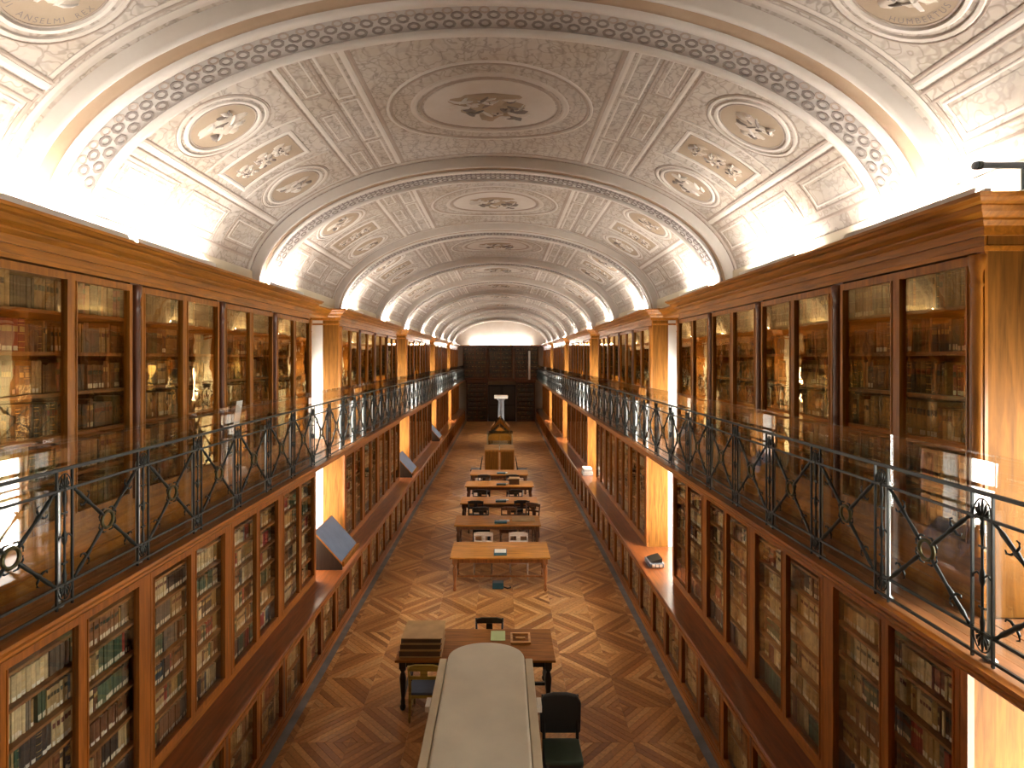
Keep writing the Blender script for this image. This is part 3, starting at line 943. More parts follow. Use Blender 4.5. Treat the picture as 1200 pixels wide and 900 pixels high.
for k in range(0, 6):
    for s in (1, -1):
        if k < 5:
            o = bp_ if first['s'] else copy_tree(bp_); first['s'] = False
            o.location = (0, sec_y(k) + SEC/2, 0); o.rotation_euler = (0, 0, 0 if s > 0 else PI)
            tag(o, 'long low glazed base cabinet below the %s bookcase %s' % (SIDE[s], WHERE[k]), 'cabinet', 'low glazed cabinets along the floor')
        g0, g1 = gap(k)
        o = bw_ if first['w'] else copy_tree(bw_); first['w'] = False
        o.location = (0, (g0 + g1) / 2, 0); o.rotation_euler = (0, 0, 0 if s > 0 else PI)
        tag(o, 'short two-door base cabinet under the %s window, %s bay from front' % (SIDE[s], ORD[k]), 'cabinet', 'low glazed cabinets along the floor')
for s in (1, -1):
    m = MB()
    prof = [(s * (WALL_H - 0.02), 0.987), (s * (FLOOR_H + 0.0), 0.987), (s * (FLOOR_H - 0.035), 0.995), (s * (FLOOR_H - 0.045), 1.01), (s * (FLOOR_H - 0.04), 1.022), (s * (FLOOR_H - 0.02), LEDGE_Z - 0.001), (s * (WALL_H - 0.02), LEDGE_Z - 0.001)]
    m.prism(prof, 'Y', 1.86, Y_END - 0.6)
    o = m.build('window_ledge', 'wood_ledge')
    tag(o, 'continuous polished wooden ledge along the %s side above the base cabinets' % SIDE[s], 'ledge')

# ---- galleries
rd = random.Random(5)
for s in (1, -1):
    m = MB().box(s * DECK_H + s * 0.02, s * (WALL_H - 0.01), Y_BACK + 0.01, Y_END - 0.7, DECK_Z - 0.10, DECK_Z - 0.02)
    g = m.build('gallery_deck', 'wood_shelf')
    tag(g, 'wooden gallery walkway along the %s side of the hall' % SIDE[s], 'gallery', kind='structure')
    poly = [(DECK_H + 0.02, DECK_Z - 0.10), (DECK_H + 0.008, DECK_Z - 0.10), (DECK_H - 0.008, DECK_Z - 0.08), (DECK_H - 0.008, DECK_Z - 0.062), (DECK_H - 0.03, DECK_Z - 0.04), (DECK_H - 0.04, DECK_Z - 0.025), (DECK_H - 0.04, DECK_Z + 0.0), (DECK_H + 0.02, DECK_Z + 0.0)]
    MB().prism([(s * a, b) for a, b in poly], 'Y', Y_BACK + 0.01, Y_END - 0.7).build('fascia_moulding', 'wood_low_rail', g)
    nb = 5; w = (UP_H - 0.02 - DECK_H - 0.02) / nb
    shared = {}
    for i in range(nb):
        y = Y_BACK + 0.02 + rd.uniform(0, 2); y_prev = Y_BACK + 0.02
        while y_prev < Y_END - 0.75:
            y = min(y, Y_END - 0.72)
            MB().box(s * (DECK_H + 0.021 + w * i), s * (DECK_H + 0.021 + w * (i + 1) - 0.004), y_prev, y - 0.003, DECK_Z - 0.02, DECK_Z - rd.uniform(0, 0.002)).build('plank', 'wood_deck', g)
            y_prev = y; y += 4.1
    for k in GAPS:
        g0, g1 = gap(k)
        MB().box(s * (UP_H - 0.015), s * (WALL_H - 0.01), g0 + 0.022, g1 - 0.022, DECK_Z - 0.02, DECK_Z).build('window_floor_board', 'wood_deck', g)

# ---- railings
RX = 2.825
P = 0.835
H1, H2, H3, H4 = 0.03, 0.16, 0.80, 0.94     # rails above the deck
def palmette(sign):
    m = MB()
    for i in range(7):
        a = math.radians(-75 + 25 * i)
        r = 0.105 - 0.012 * abs(i - 3)
        m.tube([(0, 0.01 * math.sin(a), 0.012), (0, r * 0.55 * math.sin(a), r * 0.6 * math.cos(a)), (0, r * 0.62 * math.sin(a), sign * 0 + r * math.cos(a))], [0.004, 0.009, 0.004], 5)
    m.lathe([(0.012, -0.012), (0.018, 0.0), (0.012, 0.012)], n=8)
    m.tube([(0, 0.062 * math.sin(math.radians(a)), 0.108 * math.cos(math.radians(a))) for a in range(-100, 101, 20)], 0.0045, 5)
    if sign < 0: m.v = [(x, y, -z) for x, y, z in m.v]
    return m.mesh('palmette', 'iron')
pal_up, pal_dn = palmette(1), palmette(-1)
bar_me = MB().box(-0.007, 0.007, -0.006, 0.006, 0.0, H4).mesh('bar', 'iron')
spear = MB()
spear.lathe([(0.004, 0.10), (0.009, 0.16), (0.013, 0.22), (0.007, 0.26), (0.007, 0.42), (0.016, 0.45), (0.016, 0.49), (0.007, 0.52), (0.007, 0.68), (0.013, 0.72), (0.009, 0.78), (0.004, 0.84)], n=8)
for z in (0.30, 0.64): spear.box(-0.006, 0.006, -0.022, 0.022, z - 0.006, z + 0.006)
for sg in (-1, 1): spear.tube([(0, 0.005 * sg, 0.47), (0, 0.035 * sg, 0.49), (0, 0.06 * sg, 0.47), (0, 0.066 * sg, 0.45)], 0.006, 5)
spear_me = spear.mesh('spear', 'iron')
post_me = MB().lathe([(0.035, 0), (0.035, 0.01), (0.017, 0.03), (0.017, 0.80), (0.02, 0.81), (0.012, 0.84)], n=10).mesh('glass_post', 'steel')
glass_me = MB().box(-0.004, 0.004, -P/2 + 0.008, P/2 - 0.008, 0.05, 1.15).mesh('glass_panel', 'guard_glass')
# the saltire between two posts: four lances meeting at a ring
cx0 = P/2 - 0.085
def saltire():
    m = MB(); zc = (H2 + H3) / 2; R = 0.062
    for sy in (-1, 1):
        for sz in (-1, 1):
            d = Vector((0, sy * cx0, sz * (H3 - H2) / 2 * 0.97)); L = d.length; u = d / L; n_ = Vector((0, -u.z, u.y))
            pts = [u * (R * 0.95), u * (R + 0.05), u * (L * 0.5), u * (L * 0.62), u * (L * 0.66), u * (L * 0.86), u * (L * 0.94), u * L]
            c = Vector((0, 0, zc))
            m.tube([c + p for p in pts], [0.010, 0.014, 0.010, 0.017, 0.012, 0.015, 0.009, 0.014], 6)
            for side in (-1, 1):   # barbs
                b0 = c + u * (L * 0.64)
                m.tube([b0, b0 + n_ * side * 0.035 + u * 0.004, b0 + n_ * side * 0.055 + u * 0.022, b0 + n_ * side * 0.048 + u * 0.040], [0.008, 0.008, 0.006, 0.004], 5)
                b1 = c + u * (R + 0.03)
                m.tube([b1, b1 + n_ * side * 0.03 - u * 0.0, b1 + n_ * side * 0.05 - u * 0.022], [0.008, 0.007, 0.005], 5)
    return m.mesh('saltire', 'iron')
salt_me = saltire()
rg = MB(); n = 20
pts = [(0, 0.060 * math.cos(2*PI*i/n), 0.060 * math.sin(2*PI*i/n)) for i in range(n)]
v, f = [], []
for i in range(n):
    a = 2 * PI * i / n
    for j in range(6):
        b = 2 * PI * j / 6
        r = 0.060 + 0.013 * math.cos(b)
        v.append((0.012 * math.sin(b), r * math.cos(a), r * math.sin(a)))
for i in range(n):
    for j in range(6): f.append((i*6+j, i*6+(j+1) % 6, ((i+1) % n)*6+(j+1) % 6, ((i+1) % n)*6+j))
rg.add(v, f, True)
ring_me = rg.mesh('ring', 'bronze')
far_post = MB()
for me, z in ((bar_me, 0), (spear_me, 0)):
    pass
def merge(parts, name, mat):
    m = MB()
    for me, off in parts:
        m.add([(v.co.x + off[0], v.co.y + off[1], v.co.z + off[2]) for v in me.vertices], [tuple(p.vertices) for p in me.polygons], True)
    return m.mesh(name, mat)
far_me = merge([(bar_me, (0, -0.068, 0)), (bar_me, (0, 0.068, 0)), (spear_me, (0, 0, 0)), (pal_up, (0, 0, H3)), (pal_dn, (0, 0, H2)), (salt_me, (0, P/2, 0)), (ring_me, (0, P/2, (H2 + H3)/2))], 'railing_bay', 'iron')
for s in (1, -1):
    r = empty('gallery_railing', (s * RX, 0, DECK_Z))
    tag(r, 'black wrought iron railing with saltires and clear glass panels, %s gallery' % SIDE[s], 'railing')
    for h in (H1, H2, H3, H4):
        t = 0.008 if h != H4 else 0.011
        MB().box(-t, t, Y_BACK + 0.02, Y_END - 0.72, h - t, h + t).build('rail', 'iron', r)
    y = 3.14 if s > 0 else 2.99
    y -= P * 3
    while y < Y_END - 1.6:
        if 1.0 < y < 15:
            b = link_mesh('railing_bay', salt_me, r, (0, y + P/2, 0))
            link_mesh('ring', ring_me, b, (0, 0, (H2 + H3)/2))
            for dy in (-0.068, 0.068): link_mesh('bar', bar_me, b, (0, -P/2 + dy, 0))
            link_mesh('spear', spear_me, b, (0, -P/2, 0))
            link_mesh('palmette', pal_up, b, (0, -P/2, H3)); link_mesh('palmette', pal_dn, b, (0, -P/2, H2))
            link_mesh('glass_post', post_me, b, (s * 0.045, -P/2, 0))
            link_mesh('glass_panel', glass_me, b, (s * 0.072, 0, 0))
        else:
            b = link_mesh('railing_bay', far_me, r, (0, y, 0)); b['kind'] = 'stuff'
            link_mesh('glass_post', post_me, b, (s * 0.045, 0, 0))
            link_mesh('glass_panel', glass_me, b, (s * 0.072, P/2, 0))
        y += P

# ---- lamps on top of the cases
lamp_h = MB()
lamp_h.box(-0.05, 0.05, -0.78, 0.78, 0.0, 0.025)
for y in (-0.76, 0.76): lamp_h.box(-0.022, 0.022, y - 0.02, y + 0.02, 0.025, 0.078)
lamp_body = lamp_h.mesh('lamp_housing', 'white_paint')
lamp_tube = MB().lathe([(0.016, -0.74), (0.018, -0.73), (0.018, 0.73), (0.016, 0.74)], (0, 0, 0.056), 8, 'Y').mesh('tube', 'lamp_tube')
lamp_shield = MB().box(-0.046, -0.041, -0.73, 0.73, 0.026, 0.098).mesh('added_shield', 'white_paint')  # added plate, invented to hold tube light off the vault crown
LAMPS = {1: [2.2, 4.55, 6.9, 9.5], -1: [2.6, 4.55, 6.15, 9.2]}
for s in (1, -1):
    ys = LAMPS[s] + [RIB0 + RIBP * i + (1.3 if s > 0 else 1.0) for i in range(2, 10)]
    for i, y in enumerate(ys):
        l = link_mesh('strip_lamp', lamp_body, None, (s * 3.40, y, 6.062))
        l['label'] = 'white fluorescent strip lamp on top of the %s bookcases, %s from front' % (SIDE[s], ORD[i])
        l['category'] = 'lamp'; l['group'] = 'strip lamps behind the cornices'
        link_mesh('tube', lamp_tube, l)
        link_mesh('added_shield', lamp_shield, l)
        if s < 0: l.rotation_euler = (0, 0, PI)
# end wall lamps
for i, x in enumerate((-1.62, 0, 1.62)):
    l = link_mesh('strip_lamp', lamp_body, None, (x, Y_END - 0.35, 6.062), (0, 0, PI/2))
    tag(l, 'white fluorescent strip lamp below the far lunette, %s' % ('to its left', 'at its middle', 'to its right')[i], 'lamp', 'strip lamps behind the cornices')
    link_mesh('tube', lamp_tube, l)
# grey spotlight tube across the right case top
t = MB().lathe([(0.0, 0), (0.026, 0.002), (0.026, 0.05), (0.021, 0.055), (0.021, 0.38), (0.018, 0.385)], (3.18, 3.62, 6.24), 12, 'X')
t = t.build('spot_lamp', 'grey_metal'); tag(t, 'grey metal tubular spot lamp over the right cornice end', 'lamp')
MB().lathe([(0.0275, 0.012), (0.0285, 0.02), (0.0285, 0.035), (0.0275, 0.042)], (3.18, 3.62, 6.24), 12, 'X').build('end_cap', 'iron', t)
MB().bar((3.50, 3.62, 6.062), (3.50, 3.62, 6.22), 0.02, 0.02).build('stand', 'iron', t)

# ================================================================== FAR END
fe = Y_END - 0.55
def end_case(x0, x1, z0, z1, rows, label):
    root = empty('bookcase', (0, fe, 0))
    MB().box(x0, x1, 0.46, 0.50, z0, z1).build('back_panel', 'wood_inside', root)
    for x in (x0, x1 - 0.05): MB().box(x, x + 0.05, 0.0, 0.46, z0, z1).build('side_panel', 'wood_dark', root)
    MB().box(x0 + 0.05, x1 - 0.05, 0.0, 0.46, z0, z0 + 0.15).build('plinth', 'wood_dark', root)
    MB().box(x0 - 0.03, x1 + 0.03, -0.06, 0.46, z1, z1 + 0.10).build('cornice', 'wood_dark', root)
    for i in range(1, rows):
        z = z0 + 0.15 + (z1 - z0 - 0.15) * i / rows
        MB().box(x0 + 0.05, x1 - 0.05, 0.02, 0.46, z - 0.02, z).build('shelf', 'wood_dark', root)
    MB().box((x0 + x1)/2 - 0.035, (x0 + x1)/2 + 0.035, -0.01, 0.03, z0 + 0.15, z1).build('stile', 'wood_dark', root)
    tag(root, label, 'bookcase', 'dark bookcases across the far end')
    return root
END_CASES = [(-2.72, -1.05, 0.0, 3.1, 8), (1.25, 2.72, 0.0, 3.1, 8), (-3.0, -1.1, 3.32, 5.9, 7), (-0.95, 0.95, 3.32, 5.9, 7), (1.1, 3.0, 3.32, 5.9, 7)]
for c, l in zip(END_CASES, ('dark bookcase on the floor at the far end, left of the doorway', 'dark bookcase on the floor at the far end, right of the doorway', 'dark upper bookcase at the far end, leftmost of three', 'dark upper bookcase at the far end, middle of three', 'dark upper bookcase at the far end, rightmost of three')):
    end_case(*c, l)
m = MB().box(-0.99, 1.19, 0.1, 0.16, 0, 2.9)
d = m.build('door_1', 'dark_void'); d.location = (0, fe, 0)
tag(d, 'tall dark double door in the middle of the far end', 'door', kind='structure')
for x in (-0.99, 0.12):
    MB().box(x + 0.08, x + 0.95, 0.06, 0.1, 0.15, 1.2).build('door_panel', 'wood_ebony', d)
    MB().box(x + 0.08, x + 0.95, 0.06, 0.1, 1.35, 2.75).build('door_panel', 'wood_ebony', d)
o = MB().box(-WALL_H + 0.02, WALL_H - 0.02, fe - 0.15, Y_END - 0.01, 3.201, 3.31).build('gallery_bridge', 'wood_dark')
tag(o, 'dark wooden gallery floor crossing the far end', 'gallery', kind='structure')
o = MB().box(-WALL_H + 0.02, WALL_H - 0.02, fe - 0.02, Y_END - 0.005, 6.005, 6.06).build('trim_40', 'wood_rail')
tag(o, 'wooden cornice shelf under the far lunette', 'cornice', kind='structure')
o = MB().box(2.18, 2.34, fe - 0.12, fe - 0.07, 3.32, 5.6).build('blind_strip', 'white_paint')
tag(o, 'narrow white hanging strip before the far right upper bookcase', 'blind')

# ================================================================== BOOKS
rb_ = random.Random(11)
PAL = [((0.42,0.30,0.15),'tan',10),((0.52,0.42,0.25),'cream',7),((0.035,0.075,0.045),'dark green',8),((0.085,0.115,0.07),'olive green',5),
       ((0.13,0.055,0.026),'brown',9),((0.20,0.09,0.04),'russet',6),((0.27,0.03,0.028),'red',4),((0.022,0.02,0.022),'black',5),((0.025,0.055,0.085),'blue',4),((0.11,0.095,0.08),'grey',5),((0.33,0.21,0.08),'ochre',6)]
PAL_UP = [((0.34,0.22,0.10),'tan',10),((0.42,0.32,0.17),'cream',4),((0.05,0.07,0.04),'dark green',5),((0.10,0.10,0.055),'olive green',6),((0.12,0.055,0.026),'brown',12),((0.19,0.085,0.035),'russet',9),((0.20,0.03,0.025),'red',2),((0.025,0.022,0.02),'black',6),((0.11,0.09,0.07),'grey',6),((0.28,0.17,0.065),'ochre',8)]
PAL_RV = [((0.46,0.34,0.17),'tan',14),((0.52,0.42,0.25),'cream',10),((0.13,0.055,0.026),'brown',6),((0.035,0.04,0.035),'black',4),((0.17,0.04,0.03),'red',3),((0.33,0.21,0.08),'ochre',8)]
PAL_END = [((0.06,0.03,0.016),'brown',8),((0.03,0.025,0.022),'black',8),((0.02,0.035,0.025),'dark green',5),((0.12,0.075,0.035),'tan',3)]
def pick(pal):
    t = rb_.uniform(0, sum(p[2] for p in pal))
    for c, n, w in pal:
        t -= w
        if t <= 0: return c, n
    return pal[0][0], pal[0][1]
books = []   # dict: X spine plane, outward sign, y centre, width, z0, h, depth, colour, name, foot label?, title?
def fill_row(sx, xs, y0, y1, z0, clear, depth, pal, key, foot):
    y = y0 + rb_.uniform(0, 0.02)
    while y < y1 - 0.03:
        run = rb_.choice([1, 1, 2, 3, 4, 6, 9]); col, nm = pick(pal)
        th = rb_.choice([0.020, 0.024, 0.028, 0.034, 0.04, 0.05]); hh = clear * rb_.uniform(0.70, 0.93)
        title = rb_.random() < 0.5; ft = rb_.random() < foot
        tcol = rb_.choice([(0.12, 0.02, 0.015), (0.02, 0.04, 0.025), (0.5, 0.36, 0.14), (0.03, 0.025, 0.02)])
        for _ in range(run):
            w = th * rb_.uniform(0.88, 1.12)
            if y + w > y1: y = y1; break
            g = rb_.uniform(1.0, 1.5)
            books.append(dict(s=sx, x=xs + rb_.uniform(0, 0.012), y=y + w/2, w=w - 0.0015, z=z0, h=hh * rb_.uniform(0.975, 1.0), d=depth, c=mul(col, g), n=nm, ft=ft and rb_.random() < 0.93, t=title, tc=tcol, k=key))
            y += w
        if rb_.random() < 0.10: y += rb_.uniform(0.01, 0.06)
UP_ROWS = [3.682] + UP_SHELVES[1:] + [5.74]
LOW_ROWS = [1.112] + LOW_SHELVES[1:] + [3.10]
BASE_ROWS = [0.147, 0.542, 0.975]
for k in range(5):
    for s in (1, -1):
        yA = sec_y(k)
        for i in range(4):
            a, b = yA + PAIR * i + 0.04, yA + PAIR * (i + 1) - 0.04
            for r_ in range(len(UP_ROWS) - 1):
                fill_row(s, UP_H + 0.10, a, b, UP_ROWS[r_], UP_ROWS[r_+1] - UP_ROWS[r_] - 0.03, 0.19, PAL_UP, ('upper', s, k, i, r_), 0.30)
            for r_ in range(len(LOW_ROWS) - 1):
                fill_row(s, LOW_H + 0.10, a, b, LOW_ROWS[r_], LOW_ROWS[r_+1] - LOW_ROWS[r_] - 0.028, 0.19, PAL if s < 0 else (PAL_RV if rb_.random() < .6 else PAL), ('lower', s, k, i, r_), 0.9 if s < 0 else 0.5)
        for i in range(8):
            p = SEC / 8
            for r_ in range(2):
                fill_row(s, FLOOR_H + 0.08, yA + p * i + 0.03, yA + p * (i + 1) - 0.03, BASE_ROWS[r_], BASE_ROWS[r_+1] - BASE_ROWS[r_] - 0.03, 0.22, PAL_RV, ('base', s, k, i, r_), 0.2)
for k in range(6):
    for s in (1, -1):
        g0, g1 = gap(k)
        for i in range(2):
            p = (g1 - g0) / 2
            for r_ in range(2):
                fill_row(s, FLOOR_H + 0.08, g0 + p * i + 0.03, g0 + p * (i + 1) - 0.03, BASE_ROWS[r_], BASE_ROWS[r_+1] - BASE_ROWS[r_] - 0.03, 0.22, PAL_RV, ('window base', s, k, i, r_), 0.2)
def proj(x, y, z):
    return 589 + (x - CAM.x) / y * F_PX, 420 - (z - CAM.z) / y * F_PX
def rank(b):
    X = b['s'] * b['x']; y = b['y']
    if y < 2: return 0
    px, py = proj(X, y, b['z'] + b['h']/2)
    if not (4 < px < 1196 and 4 < py < 896): return 0
    zt = b['z'] + b['h'] * 0.3
    f_ = (DECK_H - 0.04 - b['s'] * CAM.x) / (b['x'] - b['s'] * CAM.x)
    zc = CAM.z + (b['z'] + b['h'] * 0.75 - CAM.z) * f_
    if b['k'][0] in ('lower',) and zc > DECK_Z - 0.17: return 0
    if b['k'][0] == 'upper' and b['k'][4] == 0: return 0
    x0, _ = proj(X, y - b['w']/2, b['z']); x1, _ = proj(X, y + b['w']/2, b['z'])
    return abs(x1 - x0) * b['h'] / y * F_PX
for b in books: b['r'] = rank(b)
order = sorted(range(len(books)), key=lambda i: -books[i]['r'])
near = set(order[:295])
# one near volume: rounded spine with raised bands, pages block set in at the top
def book_mesh():
    m = MB(); n = 6
    prof = [(0.04 - 0.04 * math.sin(PI * i / n), -0.5 + i / n) for i in range(n + 1)]
    poly = prof + [(1.0, 0.5), (1.0, -0.5)]
    m.prism(poly, 'Z', 0.0, 1.0)
    return m.mesh('book', 'book_cover')
def band_mesh():
    m = MB(); n = 6
    for z in (0.12, 0.30, 0.55, 0.82, 0.93):
        prof = [(0.04 - 0.055 * math.sin(PI * i / n), (-0.5 + i / n) * 1.01) for i in range(n + 1)]
        m.prism(prof + [(0.10, 0.5), (0.10, -0.5)], 'Z', z - 0.008, z + 0.008)
    return m.mesh('raised_bands', 'gilt')
def patch_mesh(name, z0, z1, mat):
    m = MB(); n = 6
    v = []
    for z in (z0, z1):
        for i in range(n + 1): v.append((0.04 - 0.047 * math.sin(PI * (0.1 + 0.8 * i / n)), -0.4 + 0.8 * i / n, z))
    m.add(v, [(i, i + 1, n + 2 + i, n + 1 + i) for i in range(n)])
    return m.mesh(name, mat)
bk_me, bd_me = book_mesh(), band_mesh()
ft_me = patch_mesh('shelf_label', 0.03, 0.17, 'paper')
tt_me = {}
for nm, c in (('red', (0.12, 0.02, 0.015)), ('green', (0.02, 0.04, 0.025)), ('gilt', (0.5, 0.36, 0.14)), ('black', (0.03, 0.025, 0.02))):
    plain('title_' + nm, c, 0.5, 0, 0.1); tt_me[c] = patch_mesh('title_label', 0.60, 0.77, 'title_' + nm)
# labels that single each near volume out
from collections import defaultdict
cnt = defaultdict(list)
for i, b in enumerate(books):
    kk = b['k']
    if kk[2] != 0 and kk[0] != 'window base' : pass
    # leaf of the double door: near or far
    if kk[0] in ('upper', 'lower'):
        leafi = kk[3] * 2 + (0 if b['y'] < sec_y(kk[2]) + PAIR * (kk[3] + 0.5) else 1)
    else: leafi = kk[3]
    b['leaf'] = leafi
    cnt[(kk[0], kk[1], kk[2], leafi, kk[4], b['n'])].append(i)
NROW = {'upper': len(UP_ROWS) - 1, 'lower': len(LOW_ROWS) - 1, 'base': 2, 'window base': 2}
for key, ids in cnt.items():
    for j, i in enumerate(ids):
        if i not in near: continue
        b = books[i]; kk = b['k']
        pos = '' if len(ids) == 1 else ORD[j] + ' '
        lb = '%s%s book, %s shelf up, %s door of %s %s bookcase' % (pos, b['n'], ORD[kk[4]], ORD[b['leaf']], SIDE[kk[1]], kk[0])
        if kk[2] > 0: lb += ' ' + ORD[kk[2]] + ' along'
        b['label'] = lb
mv, mf, mc, mi = [], [], [], []
PAPER = (0.64, 0.57, 0.45)
def add_quad(pts, col):
    o_ = len(mv); mv.extend(pts); mf.append((o_, o_+1, o_+2, o_+3)); mc.append((col, 4))
def mass_book(T_, w, h, d, c, ft, t, tc):
    """T_(depth, across, up) -> world"""
    q = w / 2
    add_quad([T_(0, -q, 0), T_(0, q, 0), T_(0, q, h), T_(0, -q, h)], c)
    add_quad([T_(0, -q, h), T_(0, q, h), T_(d, q, h), T_(d, -q, h)], mul(PAPER, 0.7))
    add_quad([T_(0, -q, 0), T_(0, -q, h), T_(d, -q, h), T_(d, -q, 0)], c)
    add_quad([T_(0, q, 0), T_(d, q, 0), T_(d, q, h), T_(0, q, h)], c)
    if ft: add_quad([T_(-0.002, -q * .8, 0.012), T_(-0.002, q * .8, 0.012), T_(-0.002, q * .8, 0.012 + 0.04), T_(-0.002, -q * .8, 0.012 + 0.04)], (0.82, 0.75, 0.60))
    if t: add_quad([T_(-0.002, -q * .85, h * .62), T_(-0.002, q * .85, h * .62), T_(-0.002, q * .85, h * .78), T_(-0.002, -q * .85, h * .78)], tc)
for i, b in enumerate(books):
    if i in near:
        o = link_mesh('book', bk_me, None, (b['s'] * b['x'], b['y'], b['z'] + 0.001), (0, 0, 0 if b['s'] > 0 else PI), (b['d'], b['w'], b['h']))
        o.color = (*b['c'], 1)
        tag(o, b['label'], 'book', 'old bound volumes behind the bookcase glass')
        if i % 4 == 0: link_mesh('raised_bands', bd_me, o)
        if b['ft']: link_mesh('shelf_label', ft_me, o)
        if b['t']: link_mesh('title_label', tt_me[b['tc']], o)
    else:
        mass_book(lambda dd, a, u, b=b: (b['s'] * (b['x'] + dd), b['y'] + a, b['z'] + 0.001 + u), b['w'], b['h'], b['d'], b['c'], b['ft'], b['t'], b['tc'])
for (x0, x1, z0, z1, rows) in END_CASES:
    for r_ in range(rows):
        za = z0 + 0.15 + (z1 - z0 - 0.15) * r_ / rows; cl = (z1 - z0 - 0.15) / rows - 0.03
        x = x0 + 0.06
        while x < x1 - 0.12:
            w = rb_.uniform(0.03, 0.06); c, _ = pick(PAL_END)
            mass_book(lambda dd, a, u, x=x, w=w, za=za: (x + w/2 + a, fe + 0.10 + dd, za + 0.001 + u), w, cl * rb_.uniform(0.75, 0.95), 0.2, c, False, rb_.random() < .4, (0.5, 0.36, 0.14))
            x += w + 0.001
o = link_mesh('books', coloured_mesh('books', mv, mf, mc, ['book_cover_mass']))
tag(o, 'thousands of old bound books filling the remaining shelves of all bookcases', 'books', kind='stuff')

# ================================================================== FURNITURE
def turned_leg(h, r, name, mat):
    return MB().lathe([(r*.55, 0), (r*.75, 0.015), (r*.9, 0.05), (r*.6, 0.08), (r*.7, 0.12), (r*.5, 0.16), (r*.8, h*.45), (r, h*.62), (r*.75, h*.72), (r*.5, h*.76), (r*.95, h*.80), (r*.95, h*.84)], n=10).box(-r*.95, r*.95, -r*.95, r*.95, h*.84, h).mesh(name, mat)
def table(x0, x1, y0, y1, h, top, leg, label):
    xc, yc = (x0+x1)/2, (y0+y1)/2; w, d = x1-x0, y1-y0
    r = empty('reading_table', (xc, yc, 0)); tag(r, label, 'table', 'reading tables down the middle of the hall')
    MB().box(-w/2, w/2, -d/2, d/2, h - 0.035, h).build('tabletop', top, r, 0.008)
    a, b = w/2 - 0.10, d/2 - 0.10
    for sy in (-1, 1): MB().box(-a, a, sy * b - 0.012, sy * b + 0.012, h - 0.14, h - 0.036).build('apron', leg, r)
    for sx in (-1, 1): MB().box(sx * a - 0.012, sx * a + 0.012, -b + 0.013, b - 0.013, h - 0.14, h - 0.036).build('apron', leg, r)
    me = turned_leg(h - 0.036, 0.05, 'leg', leg)
    for sx in (-1, 1):
        for sy in (-1, 1): link_mesh('leg', me, r, (sx * a, sy * b, 0))
        MB().box(sx * a - 0.02, sx * a + 0.02, -b, b, 0.14, 0.18).build('stretcher', leg, r)
    MB().box(-a, a, -0.02, 0.02, 0.141, 0.179).build('stretcher', leg, r)
    return r
TABLES = [
    (-1.37, 0.90, 7.92, 8.85, 'wood_table_dark', 'wood_ebony', 'dark brown reading table with brown folios, first behind the beige case'),
    (-0.98, 1.17, 12.0, 13.05, 'wood_table', 'wood_leg_light', 'orange-brown reading table with turned legs and two pale chairs behind'),
    (-1.09, 1.13, 14.35, 15.25, 'wood_table', 'wood_leg', 'reading table third from the beige case, dark brown legs'),
    (-1.10, 1.19, 16.5, 17.3, 'wood_table', 'wood_leg', 'reading table fourth from the beige case, among dark chairs'),
    (-1.10, 1.19, 18.7, 19.55, 'wood_table', 'wood_leg', 'reading table fifth from the beige case, carrying a brown box'),
    (-1.04, 1.09, 20.6, 21.5, 'wood_table', 'wood_leg', 'reading table farthest from the beige case, before the catalogue cabinets')]
for (a, b, c, d, tm, lm, lb) in TABLES: table(a, b, c, d, 0.75, tm, lm, lb)

def chair(x, y, rz, frame, seat, label, grp='wooden chairs at the reading tables', back='slat'):
    """front faces -Y before rotation"""
    r = empty('chair', (x, y, 0), rz); tag(r, label, 'chair', grp)
    m = MB().box(-0.22, 0.22, -0.21, 0.20, 0.41, 0.455); m.build('seat', seat, r, 0.012)
    MB().box(-0.20, 0.20, -0.19, 0.19, 0.355, 0.409).build('seat_rail', frame, r)
    for sx in (-1, 1):
        MB().tube([(sx*0.195, -0.185, 0), (sx*0.195, -0.185, 0.41)], [0.015, 0.022], 6).build('leg', frame, r)
        MB().tube([(sx*0.20, 0.24, 0), (sx*0.20, 0.19, 0.42), (sx*0.20, 0.22, 0.66), (sx*0.21, 0.27, 0.93)], [0.016, 0.022, 0.02, 0.017], 6).build('back_leg', frame, r)
    if back == 'slat':
        MB().prism([(-0.215, 0.85), (0.215, 0.85), (0.215, 0.92), (0.12, 0.945), (-0.12, 0.945), (-0.215, 0.92)], 'Y', 0.245, 0.275).build('top_rail', frame, r)
        MB().box(-0.20, 0.20, 0.225, 0.25, 0.70, 0.75).build('lower_rail', frame, r)
        MB().box(-0.05, 0.05, 0.235, 0.258, 0.751, 0.849).build('splat', frame, r)
    else:
        MB().prism([(-0.24, 0.50), (0.24, 0.50), (0.25, 0.86), (0.20, 0.95), (0.08, 0.975), (-0.08, 0.975), (-0.20, 0.95), (-0.25, 0.86)], 'Y', 0.205, 0.262).build('backrest', seat, r, 0.02)
    for sx in (-1, 1): MB().box(sx*0.197 - 0.01, sx*0.197 + 0.01, -0.18, 0.21, 0.16, 0.185).build('stretcher', frame, r)
    return r
c_ = chair(-0.06, 8.70, 0, 'wood_ebony', 'black_leather', 'dark slat-back chair behind the front table with folios')
c_.scale = (1, 1, 0.93)
c_ = chair(-0.93, 7.97, PI, 'wood_yellow', 'blue_cloth', 'yellow-framed chair tucked under the left of the front table')
c_.scale = (1, 1, 0.85)
c_ = chair(0.845, 6.55, 0, 'wood_ebony', 'black_leather', 'black leather chair with green seat beside the beige case', back='pad')
for ch in KIDS[c_.name]:
    if ch.name.startswith('seat') and not ch.name.startswith('seat_rail'): ch.data.materials[0] = MATS['green_leather']
chair(-0.30, 12.90, 0, 'wood_pale', 'wood_leg', 'pale slat-back chair behind the orange-brown table, left of two')
